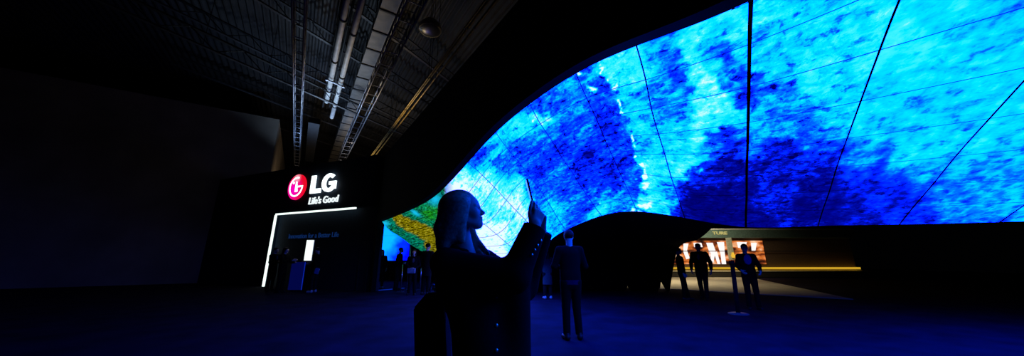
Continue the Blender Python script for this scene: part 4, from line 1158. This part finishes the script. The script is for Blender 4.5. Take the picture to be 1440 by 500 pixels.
# right group
person('person leaning on the black underside, left of the walking figure', *px_xy(956, 10.9), D(-30), 1.62, jacket=0, pants=0, hair='short', lean=-.03,
       legs=(((.05, .10, .50), (.12, .11, .085)), ((.02, -.10, .50), (.0, -.11, .085))))
person('person walking with a dark jacket and blue chest patch in front of the lit shop', *px_xy(984, 10.9), D(228), 1.76, jacket=0, pants=2, hair='cap', bulk=1.08, lean=.05, shirt=M_shirt,
       arms=(((-.03, .28, 1.15), (.10, .30, .93)), ((.03, -.27, 1.15), (.16, -.25, .93))),
       legs=(((.12, .10, .52), (.20, .10, .085)), ((-.02, -.09, .50), (-.16, -.10, .10))), )
person('person in dark jacket with bright blue front, beside the barrier post', *px_xy(1049, 8.9), D(250), 1.66, jacket=0, shirt=M_shirt, shirt_w=1.7, pants=0, hair='short',
       arms=(((.08, .25, 1.16), (.28, .20, 1.02)), ((.05, -.26, 1.16), (.22, -.22, 1.04))), bulk=1.0)

# ------------------------------------------------------------------ woman with a phone
wbase = Vector((-.13, 1.74, 0))
wom = thing('person', 'woman in dark double-breasted blazer holding up a phone, long fair hair, in profile', 'person', tuple(wbase))
B0 = np.array(tuple(wbase))
def L_(p): return np.array(tuple(p), float) - B0
def wpl(px, py, Y): return L_(wp(px, py, Y))
tilt = D(12); f_ = V3(math.cos(tilt) * math.cos(D(4)), math.sin(D(4)), math.sin(tilt)); u_ = V3(-math.sin(tilt), 0, math.cos(tilt))
BH = basis_from(f_, u_)
hs = 1.0
nose = wpl(681.5, 298.5, 1.72)
HO = nose - BH @ (V3(.116, 0, .080) * hs)
Fd = V3(.866, -.5, 0); Rd = V3(-.5, -.866, 0)
SC = wpl(656, 366, 1.75)
rs = SC + Rd * .165; lsd = SC - Rd * .165; rs[2] -= .01; lsd[2] -= .01
re = wpl(723, 388, 1.58); rw = wpl(751, 322, 1.63)
le = wpl(735, 402, 1.80); lw = wpl(762, 327, 1.73)
nkb = SC + V3(.005, 0, .045)
pel = V3(0.02, 0, .90); wst = V3(-.03, 0, 1.06); chs = (SC + wst) * .5 + Fd * .03
RT = np.stack([Fd, -Rd, V3(0, 0, 1)], 1)         # torso basis: forward, left, up
# hands: right one grips the phone from its near side, left one below and behind
ph_top = wpl(740.5, 252.5, 1.69); ph_bot = wpl(753, 302, 1.69)
pu = ph_top - ph_bot; phl = np.linalg.norm(pu); pu /= phl
pn = np.cross(V3(0, 1, 0), pu); pn /= np.linalg.norm(pn)          # out of the camera side (away from her) or her side
if pn[0] > 0: pn = -pn                                             # pn points to her (screen side)
F = Field(.0052)
head_prims(F, HO, BH, hs, True)
F.cap(HO + BH @ V3(-.03, 0, .06), nkb + V3(-.01, 0, -.03), .047, .054, .02)
F.cap(nkb - V3(0, 0, .10), wst, .10, .095, .04, sc=(1.15, .8, 1), R=RT); F.cap(wst, pel, .095, .12, .04, sc=(1.1, .8, 1), R=RT)
F.cap(rs, re, .042, .034, .03); F.cap(re, rw, .034, .024, .015)
F.cap(lsd, le, .042, .034, .03); F.cap(le, lw, .034, .024, .015)
for sd in (1, -1):
    h = pel + RT @ V3(0, sd * .085, -.02); kn = V3(h[0], h[1], .48) + Fd * .02; an = V3(h[0], h[1], .08) - Fd * .01
    F.cap(h, kn, .08, .05, .03); F.cap(kn, an, .048, .034, .02); F.cap(an - V3(0, 0, .035), an + Fd * .12 + V3(0, 0, -.045), .030, .022, .01)
# right hand: fingers up along the back of the phone, back of the hand to us
rd = V3(.16, .02, 1.0); rd /= np.linalg.norm(rd)
hand_prims(F, rw + rd * .012, wpl(762, 287, 1.655) - rw, V3(.55, -1, .05), 1 if np.cross(wpl(762, 287, 1.655) - rw, V3(.55, -1, .05))[0] < 0 else -1, 1.0,
           curls=(.42, .72, .85, .95), thumb=(.85, .45, -.15))
hand_prims(F, lw + V3(0, 0, .01), V3(.05, -.10, 1), V3(.9, .5, .0), 1 if np.cross(V3(.05, -.1, 1), V3(.9, .5, 0))[1] > 0 else -1, .95, curls=(.75, .85, .9, 1.0))
fmesh('body', F, M_skin, wom)
# trousers
F = Field(.009)
F.cap(pel + V3(0, 0, .08), pel - V3(0, 0, .05), .125, .14, .03, sc=(1.08, .82, 1), R=RT)
for sd in (1, -1):
    h = pel + RT @ V3(0, sd * .085, -.05); kn = V3(h[0], h[1], .48) + Fd * .02; an = V3(h[0], h[1], .09) - Fd * .01
    F.cap(h, kn, .105, .075, .03); F.cap(kn, an, .075, .07, .02)
F.cut((0, 0, .075), (0, 0, -1)); F.cut((0, 0, .97), (0, 0, 1))
fmesh('trousers', F, M_cloth[0], wom)
for sd in (1, -1):
    h = pel + RT @ V3(0, sd * .085, 0); an = V3(h[0], h[1], 0) - Fd * .01
    F = Field(.007); F.cap(an - Fd * .03 + V3(0, 0, .04), an + Fd * .13 + V3(0, 0, .03), .045, .034, .02); F.cap(an + V3(0, 0, .05), an + V3(0, 0, .09), .046, .044, .02)
    F.cut((0, 0, .001), (0, 0, -1)); F.cut((0, 0, .10), (0, 0, 1)); fmesh('shoe', F, M_shoe, wom)
# blazer
F = Field(.0062)
F.cap(SC - V3(0, 0, .10) + Fd * .012, wst, .150, .142, .03, sc=(1.04, .80, 1), R=RT)
F.cap(wst, pel - V3(0, 0, .06), .142, .165, .03, sc=(1.04, .80, 1), R=RT)
F.cap(wpl(722, 402, 1.72), wpl(721, 500, 1.70), .085, .088, .05)
for sx in (rs, lsd): F.cap(nkb + V3(-.01, 0, -.035) + (sx - SC) * .35, sx, .055, .062, .035)
F.cut(V3(0, 0, .72), (0, 0, -1))
F.cut(nkb + V3(-.02, 0, .028), RT @ V3(.5, 0, 1))
for sx, el, wr, cr_ in ((rs, re, rw, .060), (lsd, le, lw, .056)):
    d = (wr - el) / np.linalg.norm(wr - el)
    F.cap(sx, el, .070, .074, .03); F.cap(el, wr, .076, cr_, .03)
    F.cutbox(wr + d * .010, d, wr + d * .06, .10)
jk = fmesh('blazer', F, mat('black_blazer_cloth', (0.006, 0.006, 0.005), .9, 0, .3, 80, .08, spec=.05), wom)
# collar ring standing round the neck, lapel on the chest
F = Field(.006)
n = 26; pts = []
for i in range(n):
    a = D(50) + (D(310) - D(50)) * i / (n - 1); pts.append(nkb + RT @ V3(.078 * math.cos(a) - .012, .082 * math.sin(a), .008 - .02 * math.cos(a)))
for a, b in zip(pts[:-1], pts[1:]): F.cap(a, b, .017, .017, .006)
fmesh('collar', F, _m['black_blazer_cloth'], wom)
# fair hair
M_fair = mat('fair_hair', (0.42, 0.31, 0.18), .55, 0, .5, 60, .25, spec=.25)
F = Field(.0048); P = lambda a, b, c: HO + BH @ V3(a, b, c)
F.ell(P(-.020, 0, .146), V3(.103, .082, .086), .01, BH)
down = V3(0, 0, -1)
for yy in (-.060, -.036, -.012, .012, .036, .060):
    a = P(-.062, yy, .14); b = wpl(622 + abs(yy) * 20, 322, 1.72) + V3(0, yy * 1.1, 0); c = wpl(621 + abs(yy) * 40, 352, 1.715) + V3(0, yy * 1.15, 0)
    F.cap(a, b, .040, .030, .03); F.cap(b, c, .030, .018, .02)
for sd in (-1, 1):
    for x0, xe, ye in ((-.01, 640, 336), (.012, 652, 338), (-.03, 630, 344)):
        a = P(x0, sd * .070, .135); b = wpl(xe, ye, 1.72) + V3(0, sd * .082, 0)
        F.cap(a, b, .030, .020, .045)
# front locks falling to the chest on the far side
a = P(.02, .070, .12); b = wpl(668, 335, 1.79); c = wpl(686, 356, 1.74)
F.cap(a, b, .02, .016, .015); F.cap(b, c, .018, .012, .012)
b2 = wpl(660, 338, 1.80); c2 = wpl(679, 360, 1.72); F.cap(a, b2, .02, .016, .015); F.cap(b2, c2, .018, .012, .012)
F.ell(P(.085, 0, .082), V3(.070, .095, .098), .006, BH, 's')
hr = fmesh('hair', F, M_fair, wom)
# buttons set on the blazer's own surface
dg = bpy.context.evaluated_depsgraph_get()
bvh = BVHTree.FromPolygons([v.co + wbase for v in jk.data.vertices], [tuple(p.vertices) for p in jk.data.polygons])
def button(px, py, r, name):
    hit, nrm, _, _ = bvh.ray_cast(Vector((0, 0, CAMZ)), ray(px, py).normalized())
    if hit is None: return
    if nrm.dot(ray(px, py)) > 0: nrm = -nrm
    q = nrm.to_track_quat('Z', 'Y').to_matrix().to_4x4(); bm = BM()
    add_lathe(bm, [(r * .9, -.002), (r, .002), (r * .92, .005), (r * .7, .0065), (r * .2, .0075)], (0, 0, 0), 18)
    for v in bm.verts: v.co = Matrix.Translation(hit - wbase) @ q @ v.co
    o = obj(name, bm, M_gold, wom, True); o['label'] = 'small metallic gilt button'
for px, py in ((698, 417), (698, 457), (698, 492)): button(px, py, .0085, 'button')
for px, py in ((760, 338), (755.5, 344.5), (751.5, 351), (747.5, 358)): button(px, py, .0075, 'cuff_button')
# phone
pc = (ph_top + ph_bot) / 2 + B0
t = thing('phone', 'thin dark phone held upright in the hands of the woman, seen edge-on', 'phone', tuple(pc))
MP = frame_m((0, 0, 0), Vector((0, 1, 0)), Vector(pu), Vector(np.cross((0, 1, 0), pu)))
bm = BM(); add_box(bm, (-.036, -phl / 2, -.0045), (.036, phl / 2, .0045), MP, .003); obj('phone_body', bm, M_black, t)
sgn = 1 if (Vector(pn).dot(Vector(np.cross((0, 1, 0), pu))) > 0) else -1
bm = BM(); zz = sorted((sgn * .0046, sgn * .0056)); add_box(bm, (-.033, -phl / 2 + .004, zz[0]), (.033, phl / 2 - .004, zz[1]), MP); obj('phone_screen', bm, M_glass, t)
bm = BM(); zz = sorted((-sgn * .0046, -sgn * .0068)); add_box(bm, (-.03, phl / 2 - .05, zz[0]), (-.004, phl / 2 - .01, zz[1]), MP, .0008); obj('camera_bump', bm, M_glass, t)
# bag hanging low on her back from a long strap
bY = 2.06
bc = wp(607, 436, bY)
t = thing('shoulder_bag', 'boxy black bag with slanted corner hanging behind the woman, a shiny tag on top', 'bag', tuple(bc))
def bp(px, py): return wp(px, py, bY) - bc
poly = [(586, 430.5), (604.5, 409.2), (622, 409), (629, 416), (631, 470), (633, 520), (588, 520)]
P2 = [bp(*p) for p in poly]
bm = BM(); add_prism(bm, [(p.x, p.z) for p in P2], -.07, .07, frame_m((0, 0, 0), Vector((1, 0, 0)), Vector((0, 0, 1)), Vector((0, -1, 0))))
bmesh.ops.bevel(bm, geom=[e for e in bm.edges if len(e.link_faces) == 2 and e.calc_face_angle(0) > .4], offset=.008, segments=2, affect='EDGES')
obj('bag_body', bm, M_cloth[0], t)
bm = BM(); a, b, c = bp(604, 409), bp(606.5, 401), bp(613, 402); d2 = bp(618, 409.5)
add_tube(bm, [a, a.lerp(b, .6) , b, b.lerp(c, .5) + Vector((0, 0, .006)), c, c.lerp(d2, .6), d2], .006); hd = obj('handle', bm, mat('glossy_teal_strap', (0.10, 0.35, 0.35), .2, 0, .1, 30), t, True); hd['label'] = 'glossy teal handle loop'
bm = BM(); P2 = [bp(*p) for p in ((608, 404), (612, 403), (618, 409), (612, 409))]; add_prism(bm, [(p.x, p.z) for p in P2], -.004, .004, frame_m((0, -.02, 0), Vector((1, 0, 0)), Vector((0, 0, 1)), Vector((0, -1, 0)))); tg = obj('luggage_tag', bm, mat('green_tag', (0.10, 0.35, 0.08), .4), t); tg['label'] = 'green luggage tag'
bm = BM(); sh_ = Vector(lsd + B0) - bc
add_tube(bm, [Vector((.03, .0, .09)), Vector((.05, -.02, .16)), sh_ + Vector((-.09, -.03, -.06)), sh_ + Vector((-.06, -.02, .055)), sh_ + Vector((-.01, -.01, .082))], .009); obj('shoulder_strap', bm, M_cloth[0], t, True)
